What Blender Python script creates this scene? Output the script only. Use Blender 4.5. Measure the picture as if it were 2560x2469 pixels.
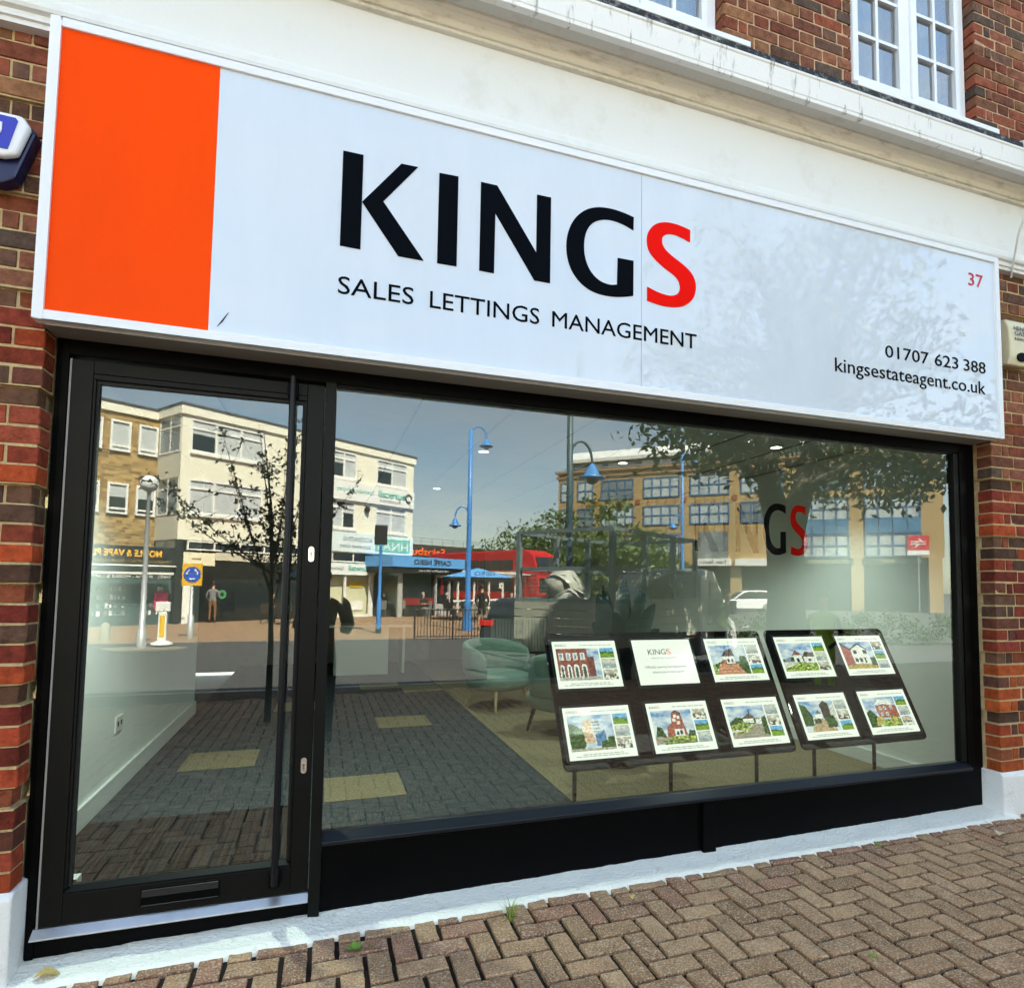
import bpy, bmesh, math, random
from mathutils import Vector, Matrix, Quaternion, noise
from bpy_extras.object_utils import world_to_camera_view

# ------------------------------------------------------------------ scene, camera, sky, sun, exposure
sc = bpy.context.scene
for o in list(bpy.data.objects):
    bpy.data.objects.remove(o)
sc.render.resolution_x, sc.render.resolution_y = 1024, 987
col = sc.collection

CAM = Vector((0.0, -3.05, 1.485))
yaw, pitch, roll = 0.334337694, 0.0641342719, -0.0122710254
_f = Vector((math.sin(yaw)*math.cos(pitch), math.cos(yaw)*math.cos(pitch), math.sin(pitch)))
_r = Vector((math.cos(yaw), -math.sin(yaw), 0)); _d = _f.cross(_r)
_r2 = _r*math.cos(roll) + _d*math.sin(roll); _d2 = -_r*math.sin(roll) + _d*math.cos(roll)
cd = bpy.data.cameras.new('camera'); cam = bpy.data.objects.new('camera', cd); col.objects.link(cam)
m = Matrix.Identity(4)
for i in range(3):
    m[i][0] = _r2[i]; m[i][1] = -_d2[i]; m[i][2] = -_f[i]; m[i][3] = CAM[i]
cam.matrix_world = m
cd.sensor_fit = 'HORIZONTAL'; cd.sensor_width = 36; cd.lens = 1575.506/2560*36
cd.shift_x, cd.shift_y = -0.02951, 0.05048
cd.clip_start, cd.clip_end = 0.05, 2000
sc.camera = cam
bpy.context.view_layer.update()

SUN_EL, SUN_AZ = math.radians(52), math.radians(12)     # azimuth from +Y towards +X: the sun stands behind the shop
wd = bpy.data.worlds.new('World'); sc.world = wd; wd.use_nodes = True
nt = wd.node_tree; nt.nodes.clear()
N = nt.nodes.new
sky = N('ShaderNodeTexSky'); sky.sky_type = 'NISHITA'; sky.sun_disc = False
sky.sun_elevation, sky.sun_rotation = SUN_EL, SUN_AZ
sky.air_density, sky.dust_density, sky.ozone_density = 1.0, 0.8, 1.6
tc = N('ShaderNodeTexCoord'); mp = N('ShaderNodeMapping'); mp.inputs['Scale'].default_value = (1.2, 2.6, 7.0); mp.inputs['Rotation'].default_value = (0.1, 0.25, 0.6)
nz = N('ShaderNodeTexNoise'); nz.inputs['Scale'].default_value = 1.7; nz.inputs['Detail'].default_value = 7; nz.inputs['Roughness'].default_value = 0.62
rp = N('ShaderNodeValToRGB'); rp.color_ramp.elements[0].position = 0.40; rp.color_ramp.elements[1].position = 0.78
rp.color_ramp.elements[1].color = (0.62, 0.62, 0.62, 1)
bw = N('ShaderNodeRGBToBW'); ml = N('ShaderNodeMath'); ml.operation = 'MULTIPLY'; ml.inputs[1].default_value = 1.4
mx = N('ShaderNodeMixRGB'); bg = N('ShaderNodeBackground'); bg.inputs['Strength'].default_value = 0.085
ow = N('ShaderNodeOutputWorld')
L = nt.links.new
L(tc.outputs['Generated'], mp.inputs['Vector']); L(mp.outputs['Vector'], nz.inputs['Vector']); L(nz.outputs['Fac'], rp.inputs['Fac'])
L(sky.outputs['Color'], bw.inputs['Color']); L(bw.outputs['Val'], ml.inputs[0])
L(rp.outputs['Color'], mx.inputs['Fac']); L(sky.outputs['Color'], mx.inputs['Color1']); L(ml.outputs['Value'], mx.inputs['Color2'])
L(mx.outputs['Color'], bg.inputs['Color']); L(bg.outputs['Background'], ow.inputs['Surface'])

sd = bpy.data.lights.new('sun', 'SUN'); sd.energy = 5.0; sd.angle = math.radians(0.53); sd.color = (1.0, 0.965, 0.905)
sun = bpy.data.objects.new('sun', sd); col.objects.link(sun)
sdir = Vector((math.sin(SUN_AZ)*math.cos(SUN_EL), math.cos(SUN_AZ)*math.cos(SUN_EL), math.sin(SUN_EL)))
sun.rotation_euler = (-sdir).to_track_quat('-Z', 'Y').to_euler(); sun.location = sdir*60

sc.view_settings.view_transform = 'Standard'; sc.view_settings.look = 'None'
sc.view_settings.gamma = 1.0; sc.view_settings.use_curve_mapping = False
sc.view_settings.exposure = 2.95
sc.view_settings.use_white_balance = True      # balanced for open shade
sc.view_settings.white_balance_temperature = 7150
sc.view_settings.white_balance_tint = 1
sc.render.engine = 'CYCLES'
cy = sc.cycles
cy.max_bounces = 9; cy.diffuse_bounces = 4; cy.glossy_bounces = 4; cy.transmission_bounces = 4; cy.transparent_max_bounces = 24
cy.caustics_reflective = False; cy.caustics_refractive = False; cy.sample_clamp_indirect = 6.0
cy.use_denoising = True
try:
    cy.denoiser = 'OPENIMAGEDENOISE'; cy.denoising_input_passes = 'RGB_ALBEDO_NORMAL'
except Exception:
    pass

# ------------------------------------------------------------------ helpers
rnd = random.Random(7)
def lin(h):
    h = h.lstrip('#'); o = []
    for i in (0, 2, 4):
        v = int(h[i:i+2], 16)/255
        o.append(v/12.92 if v <= .04045 else ((v+.055)/1.055)**2.4)
    return tuple(o)
def c4(c): return (c[0], c[1], c[2], 1.0)
MATS = {}
def mat(name, colr, rough=0.6, var=0.0, vscale=6.0, bump=0.0, bscale=60.0, metal=0.0, spec=0.5, coat=0.0, emit=None, estr=1.0, objcol=False, vcol=None, stretch=None, trans=0.0):
    """procedural principled material: base colour with noise variation and fine relief"""
    if name in MATS: return MATS[name]
    if isinstance(colr, str): colr = lin(colr)
    mt = bpy.data.materials.new(name); mt.use_nodes = True; t = mt.node_tree
    b = t.nodes['Principled BSDF']
    b.inputs['Roughness'].default_value = rough; b.inputs['Metallic'].default_value = metal
    b.inputs['Specular IOR Level'].default_value = spec; b.inputs['Coat Weight'].default_value = coat
    b.inputs['Coat Roughness'].default_value = 0.04
    b.inputs['Base Color'].default_value = c4(colr)
    src = None
    tcn = t.nodes.new('ShaderNodeTexCoord'); vec = tcn.outputs['Object']
    if objcol:
        geo = t.nodes.new('ShaderNodeNewGeometry'); vec = geo.outputs['Position']
    if stretch:
        mpn = t.nodes.new('ShaderNodeMapping'); mpn.inputs['Scale'].default_value = stretch
        t.links.new(vec, mpn.inputs['Vector']); vec = mpn.outputs['Vector']
    if objcol:
        oi = t.nodes.new('ShaderNodeObjectInfo'); src = oi.outputs['Color']
    elif vcol:
        at = t.nodes.new('ShaderNodeAttribute'); at.attribute_name = vcol; src = at.outputs['Color']
    if var > 0:
        nzn = t.nodes.new('ShaderNodeTexNoise'); nzn.inputs['Scale'].default_value = vscale; nzn.inputs['Detail'].default_value = 6; nzn.inputs['Roughness'].default_value = 0.65
        t.links.new(vec, nzn.inputs['Vector'])
        mr = t.nodes.new('ShaderNodeMapRange'); mr.inputs['From Min'].default_value = 0.25; mr.inputs['From Max'].default_value = 0.75
        mr.inputs['To Min'].default_value = 1-var; mr.inputs['To Max'].default_value = 1+var
        t.links.new(nzn.outputs['Fac'], mr.inputs['Value'])
        mm = t.nodes.new('ShaderNodeMixRGB'); mm.blend_type = 'MULTIPLY'; mm.inputs['Fac'].default_value = 1
        if src: t.links.new(src, mm.inputs['Color1'])
        else: mm.inputs['Color1'].default_value = c4(colr)
        t.links.new(mr.outputs['Result'], mm.inputs['Color2']); src = mm.outputs['Color']
    if src: t.links.new(src, b.inputs['Base Color'])
    if bump > 0:
        n2 = t.nodes.new('ShaderNodeTexNoise'); n2.inputs['Scale'].default_value = bscale; n2.inputs['Detail'].default_value = 5
        t.links.new(vec, n2.inputs['Vector'])
        bp = t.nodes.new('ShaderNodeBump'); bp.inputs['Strength'].default_value = bump; bp.inputs['Distance'].default_value = 0.01
        t.links.new(n2.outputs['Fac'], bp.inputs['Height']); t.links.new(bp.outputs['Normal'], b.inputs['Normal'])
    if emit is not None:
        if isinstance(emit, str): emit = lin(emit)
        b.inputs['Emission Color'].default_value = c4(emit); b.inputs['Emission Strength'].default_value = estr
        if vcol: t.links.new(src, b.inputs['Emission Color'])
    if trans: b.inputs['Transmission Weight'].default_value = trans
    MATS[name] = mt
    return mt
def tree_of(mt): return mt.node_tree, mt.node_tree.nodes['Principled BSDF']
def glass_mat(name, ior=2.0, tint=(0.9, 0.95, 0.92), refl=(1, 1, 1)):
    if name in MATS: return MATS[name]
    mt = bpy.data.materials.new(name); mt.use_nodes = True; t = mt.node_tree; t.nodes.clear()
    o = t.nodes.new('ShaderNodeOutputMaterial'); mxs = t.nodes.new('ShaderNodeMixShader')
    tr = t.nodes.new('ShaderNodeBsdfTransparent'); tr.inputs['Color'].default_value = c4(tint)
    gl = t.nodes.new('ShaderNodeBsdfGlossy'); gl.inputs['Roughness'].default_value = 0.0; gl.inputs['Color'].default_value = c4(refl)
    fr = t.nodes.new('ShaderNodeFresnel'); fr.inputs['IOR'].default_value = ior
    # very slight waviness of the pane
    tcn = t.nodes.new('ShaderNodeTexCoord'); nzn = t.nodes.new('ShaderNodeTexNoise'); nzn.inputs['Scale'].default_value = 1.3
    bp = t.nodes.new('ShaderNodeBump'); bp.inputs['Strength'].default_value = 0.012; bp.inputs['Distance'].default_value = 0.02
    t.links.new(tcn.outputs['Object'], nzn.inputs['Vector']); t.links.new(nzn.outputs['Fac'], bp.inputs['Height']); t.links.new(bp.outputs['Normal'], gl.inputs['Normal'])
    t.links.new(fr.outputs['Fac'], mxs.inputs['Fac']); t.links.new(tr.outputs[0], mxs.inputs[1]); t.links.new(gl.outputs[0], mxs.inputs[2])
    t.links.new(mxs.outputs[0], o.inputs['Surface'])
    MATS[name] = mt
    return mt

def tag(o, label=None, cat=None, group=None, kind=None):
    if label: o['label'] = label
    if cat: o['category'] = cat
    if group: o['group'] = group
    if kind: o['kind'] = kind
    return o
WM = {}
def world_of(o): return WM.get(o.name, Matrix.Identity(4))
def thing(name, loc=(0, 0, 0), rz=0.0, label=None, cat=None, group=None):
    o = bpy.data.objects.new(name, None); col.objects.link(o); o.empty_display_size = 0.1
    o.location = loc; o.rotation_euler = (0, 0, rz)
    WM[o.name] = Matrix.Translation(Vector(loc)) @ Matrix.Rotation(rz, 4, 'Z')
    return tag(o, label, cat, group)
def put(name, me, parent=None, world=False, loc=None, rot=None, scale=None):
    o = bpy.data.objects.new(name, me); col.objects.link(o)
    if loc is not None: o.location = loc
    if rot is not None: o.rotation_euler = rot
    if scale is not None: o.scale = scale
    if parent is not None:
        o.parent = parent
        if world: o.matrix_parent_inverse = world_of(parent).inverted()
    return o
class MB:
    """collects shapes and links them as one mesh object"""
    def __init__(s): s.v = []; s.f = []; s.m = []; s.sm = []; s.M = None; s.c = []
    def add(s, vs, fs, m=0, smooth=False, colr=None):
        b = len(s.v)
        for p in vs:
            p = Vector(p); s.v.append(s.M @ p if s.M else p)
        for f in fs:
            s.f.append([b+i for i in f]); s.m.append(m); s.sm.append(smooth); s.c.append(colr or (1, 1, 1))
        return s
    def box(s, x0, y0, z0, x1, y1, z1, m=0, colr=None):
        if x0 > x1: x0, x1 = x1, x0
        if y0 > y1: y0, y1 = y1, y0
        if z0 > z1: z0, z1 = z1, z0
        return s.add([(x0,y0,z0),(x1,y0,z0),(x1,y1,z0),(x0,y1,z0),(x0,y0,z1),(x1,y0,z1),(x1,y1,z1),(x0,y1,z1)],
                     [(0,3,2,1),(4,5,6,7),(0,1,5,4),(1,2,6,5),(2,3,7,6),(3,0,4,7)], m, False, colr)
    def quad(s, a, b, c, d, m=0, colr=None): return s.add([a,b,c,d], [(0,1,2,3)], m, False, colr)
    def prism(s, poly, y0, y1, m=0, plane='xz', smooth=False, colr=None):
        """extrude a 2-D outline; poly given in the plane's two axes, y0..y1 along the third"""
        def P(a, b, t): return {'xz': (a, t, b), 'xy': (a, b, t), 'yz': (t, a, b)}[plane]
        n = len(poly)
        vs = [P(a, b, y0) for a, b in poly] + [P(a, b, y1) for a, b in poly]
        fs = [tuple(range(n)), tuple(range(2*n-1, n-1, -1))] + [(i, i+n, (i+1) % n+n, (i+1) % n) for i in range(n)]
        return s.add(vs, fs, m, smooth, colr)
    def tube(s, pts, r, n=8, m=0, caps=True, smooth=True, colr=None):
        pts = [Vector(p) for p in pts]; k = len(pts)
        rs = r if isinstance(r, (list, tuple)) else [r]*k
        vs = []; up = None
        for i, p in enumerate(pts):
            t = (pts[min(i+1, k-1)] - pts[max(i-1, 0)]).normalized()
            if up is None: up = Vector((0, 0, 1)) if abs(t.z) < .9 else Vector((1, 0, 0))
            a = t.cross(up)
            if a.length < 1e-4: a = t.orthogonal()
            a.normalize(); b = a.cross(t).normalized(); up = b
            for j in range(n):
                w = 2*math.pi*j/n; vs.append(p + (a*math.cos(w) + b*math.sin(w))*rs[i])
        fs = [(i*n+j, i*n+(j+1) % n, (i+1)*n+(j+1) % n, (i+1)*n+j) for i in range(k-1) for j in range(n)]
        s.add(vs, fs, m, smooth, colr)
        if caps: s.add(vs[:n], [tuple(range(n-1, -1, -1))], m, False, colr); s.add(vs[-n:], [tuple(range(n))], m, False, colr)
        return s
    def lathe(s, prof, cx=0, cy=0, n=20, m=0, smooth=True, colr=None):
        vs = [(cx+r*math.cos(2*math.pi*j/n), cy+r*math.sin(2*math.pi*j/n), z) for r, z in prof for j in range(n)]
        k = len(prof)
        fs = [(i*n+j, i*n+(j+1) % n, (i+1)*n+(j+1) % n, (i+1)*n+j) for i in range(k-1) for j in range(n)]
        return s.add(vs, fs, m, smooth, colr)
    def ball(s, c, r, n=12, m=0, sx=1, sy=1, sz=1, colr=None):
        vs = []; k = max(6, n//2)
        for i in range(k+1):
            a = math.pi*i/k
            for j in range(n):
                w = 2*math.pi*j/n
                vs.append((c[0]+r*sx*math.sin(a)*math.cos(w), c[1]+r*sy*math.sin(a)*math.sin(w), c[2]-r*sz*math.cos(a)))
        fs = [(i*n+j, i*n+(j+1) % n, (i+1)*n+(j+1) % n, (i+1)*n+j) for i in range(k) for j in range(n)]
        return s.add(vs, fs, m, True, colr)
    def mesh(s, name, mats, vcol=None):
        me = bpy.data.meshes.new(name); me.from_pydata([tuple(v) for v in s.v], [], s.f)
        for mm_ in (mats if isinstance(mats, (list, tuple)) else [mats]): me.materials.append(mm_)
        me.polygons.foreach_set('material_index', s.m); me.polygons.foreach_set('use_smooth', s.sm)
        if vcol:
            at = me.attributes.new(vcol, 'FLOAT_COLOR', 'FACE')
            at.data.foreach_set('color', [x for cc in s.c for x in (cc[0], cc[1], cc[2], 1.0)])
        me.validate(); me.update()
        return me
    def build(s, name, mats, parent=None, world=False, bevel=0.0, seg=2, vcol=None):
        me = s.mesh(name, mats, vcol)
        if bevel:
            bm = bmesh.new(); bm.from_mesh(me); bmesh.ops.remove_doubles(bm, verts=bm.verts, dist=1e-5)
            eds = [e for e in bm.edges if len(e.link_faces) == 2 and e.calc_face_angle(0) > 0.5]
            bmesh.ops.bevel(bm, geom=eds, offset=bevel, segments=seg, affect='EDGES', profile=0.5, clamp_overlap=True)
            bm.to_mesh(me); bm.free()
        return put(name, me, parent, world)
_fontcache = {}
def text_mesh(s, w=None, h=None, bold=0.0, depth=0.0, name='lettering', space=1.0):
    """text outline in the XY plane, left-bottom at the origin, fitted to width w / cap height h"""
    cu = bpy.data.curves.new('t', 'FONT'); cu.body = s; cu.resolution_u = 3; cu.offset = bold; cu.space_character = space
    ob = bpy.data.objects.new('t', cu); col.objects.link(ob); bpy.context.view_layer.update()
    me = bpy.data.meshes.new_from_object(ob.evaluated_get(bpy.context.evaluated_depsgraph_get()))
    bpy.data.objects.remove(ob); bpy.data.curves.remove(cu)
    xs = [v.co.x for v in me.vertices]; x0, x1 = min(xs), max(xs)
    cap = 0.729
    kx = w/(x1-x0) if w else (h/cap); ky = h/cap if h else kx
    for v in me.vertices: v.co = ((v.co.x-x0)*kx, v.co.y*ky, 0)
    me.name = name
    if depth:
        bm = bmesh.new(); bm.from_mesh(me); r = bmesh.ops.extrude_face_region(bm, geom=bm.faces[:])
        for g in r['geom']:
            if isinstance(g, bmesh.types.BMVert): g.co.z += depth
        bmesh.ops.recalc_face_normals(bm, faces=bm.faces[:]); bm.to_mesh(me); bm.free()
    return me
def text(s, loc, mtl, w=None, h=None, parent=None, away=False, name='lettering', bold=0.0, depth=0.004, space=1.0):
    """writing on an upright surface: facing -Y (reading +X), or facing +Y (reading -X) when away"""
    me = text_mesh(s, w, h, bold, depth, name, space); me.materials.append(mtl)
    return put(name, me, parent, False, loc, (math.pi/2, 0, math.pi if away else 0))
def in_view(p, mx_=0.02):
    q = world_to_camera_view(sc, cam, Vector(p)); return q.z > 0 and -mx_ < q.x < 1+mx_ and -mx_ < q.y < 1+mx_
GY = 0.03                                  # plane of the shop's glass: things across the street were measured by their mirror image
def mir(x, y, z=0.0): return (x, 2*GY - y, z)
def frame_of(x, y, az, name, **k):
    """root of a building across the street: local X along its front, local Y out of its front, towards the shop"""
    e = (math.sin(math.radians(az)), -math.cos(math.radians(az)))
    return thing(name, (x, 2*GY-y, 0), math.atan2(e[1], e[0]), **k)
# ------------------------------------------------------------------ materials of the shop
M_brick = mat('fired_brick', (.3, .1, .06), 0.92, var=0.55, vscale=19, bump=0.8, bscale=70, objcol=True, spec=0.25)
M_brickv = mat('fired_brick_far', (.3, .1, .06), 0.92, var=0.3, vscale=26, bump=0.5, bscale=90, vcol='tone', spec=0.25)
M_mortar = mat('lime_mortar', '#c4ab80', 0.95, var=0.3, vscale=30, bump=0.6, bscale=120, spec=0.2)
M_mortar_dk = mat('dirty_mortar', '#c0a283', 0.95, var=0.35, vscale=22, bump=0.6, bscale=120, spec=0.2)
M_white = mat('white_sign_frame', (.84, .85, .87), 0.35, var=0.02, vscale=3)
M_upvc = mat('white_window_plastic', (.86, .87, .9), 0.3, var=0.02, vscale=3)
M_black = mat('black_powder_coat', (.002, .0021, .0024), 0.42, var=0.25, vscale=4, spec=0.06)
M_anth = mat('anthracite_frame', (.0055, .006, .0055), 0.42, var=0.25, vscale=3, spec=0.14)
M_rubber = mat('black_gasket', (.006, .006, .006), 0.7)
M_alu = mat('brushed_aluminium', (.72, .74, .77), 0.3, var=0.08, vscale=14, metal=0.85)
M_steel = mat('steel_lock', (.75, .74, .7), 0.25, metal=0.9)
M_signwhite = mat('white_sign_panel', (.66, .72, .80), 0.012, var=0.035, vscale=3, stretch=(1.5, 1, .35), spec=0.85)
M_orange = mat('orange_sign_panel', (.98, .07, .002), 0.3, var=0.06, vscale=3, stretch=(1, 1, .3), spec=0.06)
M_ink = mat('near_black_lettering', (.0015, .0025, .005), 0.5, spec=0.03)
M_red = mat('red_lettering', (.88, .004, .001), 0.4, spec=0.06)
M_pink = mat('crimson_number', (.62, .05, .09), 0.5, spec=.1)
M_soffit = mat('shaded_sign_return', (.25, .235, .22), 0.5, var=0.06, vscale=5)  # grey-white return darkened in its colour to stand for shade under the sign
M_glass = glass_mat('shop_glass', 2.06, (.85, .96, .91))
M_glass_up = glass_mat('upper_window_glass', 4.2, (.9, .96, .98))
# painted render with weather staining that has its own shape
def stained_white(name, base, stain, sc_, lo, hi, amount, stretch=(1, 1, 1), bump=0.15):
    mt = mat(name, base, 0.62, bump=bump, bscale=70, spec=0.35); t, b = tree_of(mt)
    tcn = t.nodes.new('ShaderNodeTexCoord'); mpn = t.nodes.new('ShaderNodeMapping'); mpn.inputs['Scale'].default_value = stretch
    n1 = t.nodes.new('ShaderNodeTexNoise'); n1.inputs['Scale'].default_value = sc_; n1.inputs['Detail'].default_value = 8; n1.inputs['Roughness'].default_value = .7
    mr = t.nodes.new('ShaderNodeMapRange'); mr.inputs['From Min'].default_value = lo; mr.inputs['From Max'].default_value = hi; mr.inputs['To Max'].default_value = amount
    mxn = t.nodes.new('ShaderNodeMixRGB'); mxn.inputs['Color1'].default_value = c4(base); mxn.inputs['Color2'].default_value = c4(stain)
    t.links.new(tcn.outputs['Object'], mpn.inputs['Vector']); t.links.new(mpn.outputs['Vector'], n1.inputs['Vector'])
    t.links.new(n1.outputs['Fac'], mr.inputs['Value']); t.links.new(mr.outputs['Result'], mxn.inputs['Fac']); t.links.new(mxn.outputs['Color'], b.inputs['Base Color'])
    return mt
M_frieze = stained_white('painted_frieze', (.8, .81, .8), (.52, .48, .4), 2.6, .54, .8, .45)
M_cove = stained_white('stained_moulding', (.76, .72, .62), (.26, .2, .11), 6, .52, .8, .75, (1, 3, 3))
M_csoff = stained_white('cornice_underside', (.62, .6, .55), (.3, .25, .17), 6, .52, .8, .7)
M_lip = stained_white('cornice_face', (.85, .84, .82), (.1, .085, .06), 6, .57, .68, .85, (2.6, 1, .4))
M_lead = stained_white('lichen_flashing', (.012, .012, .012), (.32, .33, .3), 26, .5, .68, .9, (1, 1, 1), 0.8)
M_plinth = stained_white('painted_plinth', (.84, .83, .81), (.45, .4, .32), 9, .54, .76, .7, (1, 1, 1), 0.5)

def gz(x, y=0.0): return 0.0135*max(-6, min(8, x)) - 0.004 + 0.012*y

# ------------------------------------------------------------------ bricks
BV = []
for k in range(7):
    bm = bmesh.new(); bmesh.ops.create_cube(bm, size=1.0)
    for v in bm.verts:
        v.co += Vector((rnd.uniform(-.012, .012), rnd.uniform(-.03, .03), rnd.uniform(-.03, .03)))
    bmesh.ops.bevel(bm, geom=bm.edges[:], offset=0.035, segments=1, affect='EDGES')
    me = bpy.data.meshes.new('brick'); bm.to_mesh(me); bm.free(); me.materials.append(M_brick); BV.append(me)
PAL_P = ['#93402c', '#a4452b', '#7b3325', '#6d4032', '#b04c2a', '#8a3b2c', '#9c4a35', '#5f4436', '#843528']
PAL_U = ['#8a4c38', '#925842', '#7c4736', '#8e5d46', '#6e4f40', '#96513b', '#936648', '#5c4a40', '#865240', '#9a6249']
PAL_O = ['#b2522a', '#a8482a', '#a35a3c', '#6a4236', '#bc5a2c']
def brick_run(x0, x1, course, bond):
    """lengths of the bricks of one course, stretchers and headers alternating"""
    out = []; x = x0; k = course
    if course % 2: out.append((x, x+.1)); x += .11; out.append((x, x+.055)); x += .065
    s = True
    while x < x1-.02:
        ln = .213 if s else .102
        e = min(x+ln, x1)
        if x1-e < .03: e = x1
        out.append((x, e)); x = e+.01; s = not s
    return out
def lay(parent, boxes, stuff_parent, pal, limit=300):
    """each box (x0,x1,y0,y1,z0,z1,pal) becomes a brick: objects where the picture shows them, one joined part elsewhere"""
    rest = MB(); n = 0
    for (x0, x1, y0, y1, z0, z1, pl) in boxes:
        cx, cz = (x0+x1)/2, (z0+z1)/2
        cc = lin(rnd.choice(pl)); q = rnd.uniform(.62, 1.02); cc = tuple(v*q for v in cc)
        if n < limit and in_view((cx, y0, cz)):
            o = put('brick', rnd.choice(BV), parent, False, (cx, (y0+y1)/2 + rnd.uniform(-.0025, .0025), cz + rnd.uniform(-.001, .001)), (rnd.uniform(-.006, .006), rnd.uniform(-.006, .006), rnd.uniform(-.006, .006)), (x1-x0, y1-y0, z1-z0))
            o.color = c4(cc); n += 1
        else:
            rest.box(x0, y0, z0, x1, y1, z1, 0, cc)
    if rest.v:
        o = rest.build('brickwork', M_brickv, stuff_parent, vcol='tone'); o['kind'] = 'stuff'
    return n

shop = thing('shop_building', (1.56, 0, 0), 0, 'red brick shop building with white cornice and upstairs casement windows', 'building')
CO = 0.077; Z0 = 0.315
def pillar(xa, xb, edge, side):
    """rusticated brick pier: every fifth course set back; edge = the corner beside the shopfront"""
    core = MB(); core.box(xa+.012, -.096, Z0, xb-.012 , .10, 3.70)
    core = MB()
    for i in range(44):
        rec = .02 if i % 5 == 4 else 0.0; zc0, zc1 = Z0+i*CO, Z0+(i+1)*CO
        if side < 0: core.box(xa, -.1005+rec, zc0, edge-.006-rec, .10, zc1)
        else: core.box(edge+.006+rec, -.1005+rec, zc0, xb, .10, zc1)
    p = core.build('brick_pier', M_mortar, shop, True)
    boxes = []
    for i in range(44):
        z0 = Z0+i*CO+.005; z1 = Z0+(i+1)*CO-.005
        if z1 > 3.72: break
        rec = .02 if i % 5 == 4 else 0.0
        runs = brick_run(0, 0.78, i, 0)
        for a, b in runs:
            if side < 0: x1 = edge-rec-a if a == 0 else edge-a; x0 = edge-b
            else: x0 = edge+rec+a if a == 0 else edge+a; x1 = edge+b
            pal = PAL_P
            if side > 0: pal = PAL_O if z0 < 1.0 else (PAL_P if z0 < 2.1 else PAL_U)
            elif z0 > 2.5: pal = PAL_U
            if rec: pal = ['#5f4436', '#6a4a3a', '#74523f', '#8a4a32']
            dy = rnd.uniform(0, .003)
            boxes.append((x0, x1, -.107+rec+dy, -.004, z0, z1, pal))
    lay(p, boxes, p, None)
    return p
pillar(-1.85, -1.065, -1.065, -1)
pillar(4.185, 4.97, 4.185, 1)
# painted plinth blocks with a splayed top
for (xa, xb, s, nm) in ((-1.85, -1.05, -1, 'l'), (4.168, 4.97, 1, 'r')):
    pm = MB()
    zb = gz(-1.1 if s < 0 else 4.3)-.06
    prof = [(-.128, zb), (-.128, .30), (-.108, .322), (.06, .322), (.06, zb)]
    pm.prism(prof, xa, xb, 0, 'yz')
    o = pm.build('plinth', M_plinth, shop, True, bevel=.008)

# architrave, frieze, cornice, flashing
XA, XB = -9.0, 12.0
def run(name, prof, mtl, x0=XA, x1=XB, bevel=0.0):
    return MB().prism(prof, x0, x1, 0, 'yz').build(name, mtl, shop, True, bevel=bevel)
run('architrave', [(-.15, 3.668), (-.15, 3.688), (-.162, 3.69), (-.162, 3.715), (-.18, 3.722), (-.186, 3.735), (-.184, 3.765), (-.172, 3.775), (-.17, 3.783), (-.158, 3.79), (-.155, 3.80), (-.02, 3.80), (-.02, 3.668)], M_frieze)
run('frieze', [(-.145, 3.80), (-.17, 4.146), (-.02, 4.146), (-.02, 3.80)], M_frieze)
run('cornice_moulding', [(-.172, 4.132), (-.192, 4.134), (-.196, 4.142), (-.192, 4.150), (-.203, 4.153), (-.211, 4.163), (-.216, 4.176), (-.226, 4.186), (-.240, 4.192), (-.243, 4.199), (-.258, 4.203), (-.262, 4.213), (-.1, 4.213), (-.1, 4.132)], M_cove)
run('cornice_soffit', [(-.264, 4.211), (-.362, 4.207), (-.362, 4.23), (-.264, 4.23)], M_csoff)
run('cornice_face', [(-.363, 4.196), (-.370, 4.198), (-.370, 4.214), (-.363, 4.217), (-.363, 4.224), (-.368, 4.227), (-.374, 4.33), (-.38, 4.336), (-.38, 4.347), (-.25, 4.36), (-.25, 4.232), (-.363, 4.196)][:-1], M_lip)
# uneven lead and lichen flashing along the top edge
fl = MB(); nseg = 220; prv = None
for i in range(nseg+1):
    x = XA + (XB-XA)*i/nseg
    j = noise.noise(Vector((x*3.1, 0, 0)))*.006 + noise.noise(Vector((x*11, 3, 0)))*.004
    ring = [(x, -.376+j, 4.345+j*.6), (x, -.372+j, 4.388+j), (x, -.12, 4.43), (x, -.12, 4.345)]
    if prv:
        b = len(fl.v); fl.add(prv+ring, [(0, 4, 5, 1), (1, 5, 6, 2), (3, 7, 4, 0), (2, 6, 7, 3)])
    prv = ring
fl.build('flashing', M_lead, shop, True)

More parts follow.
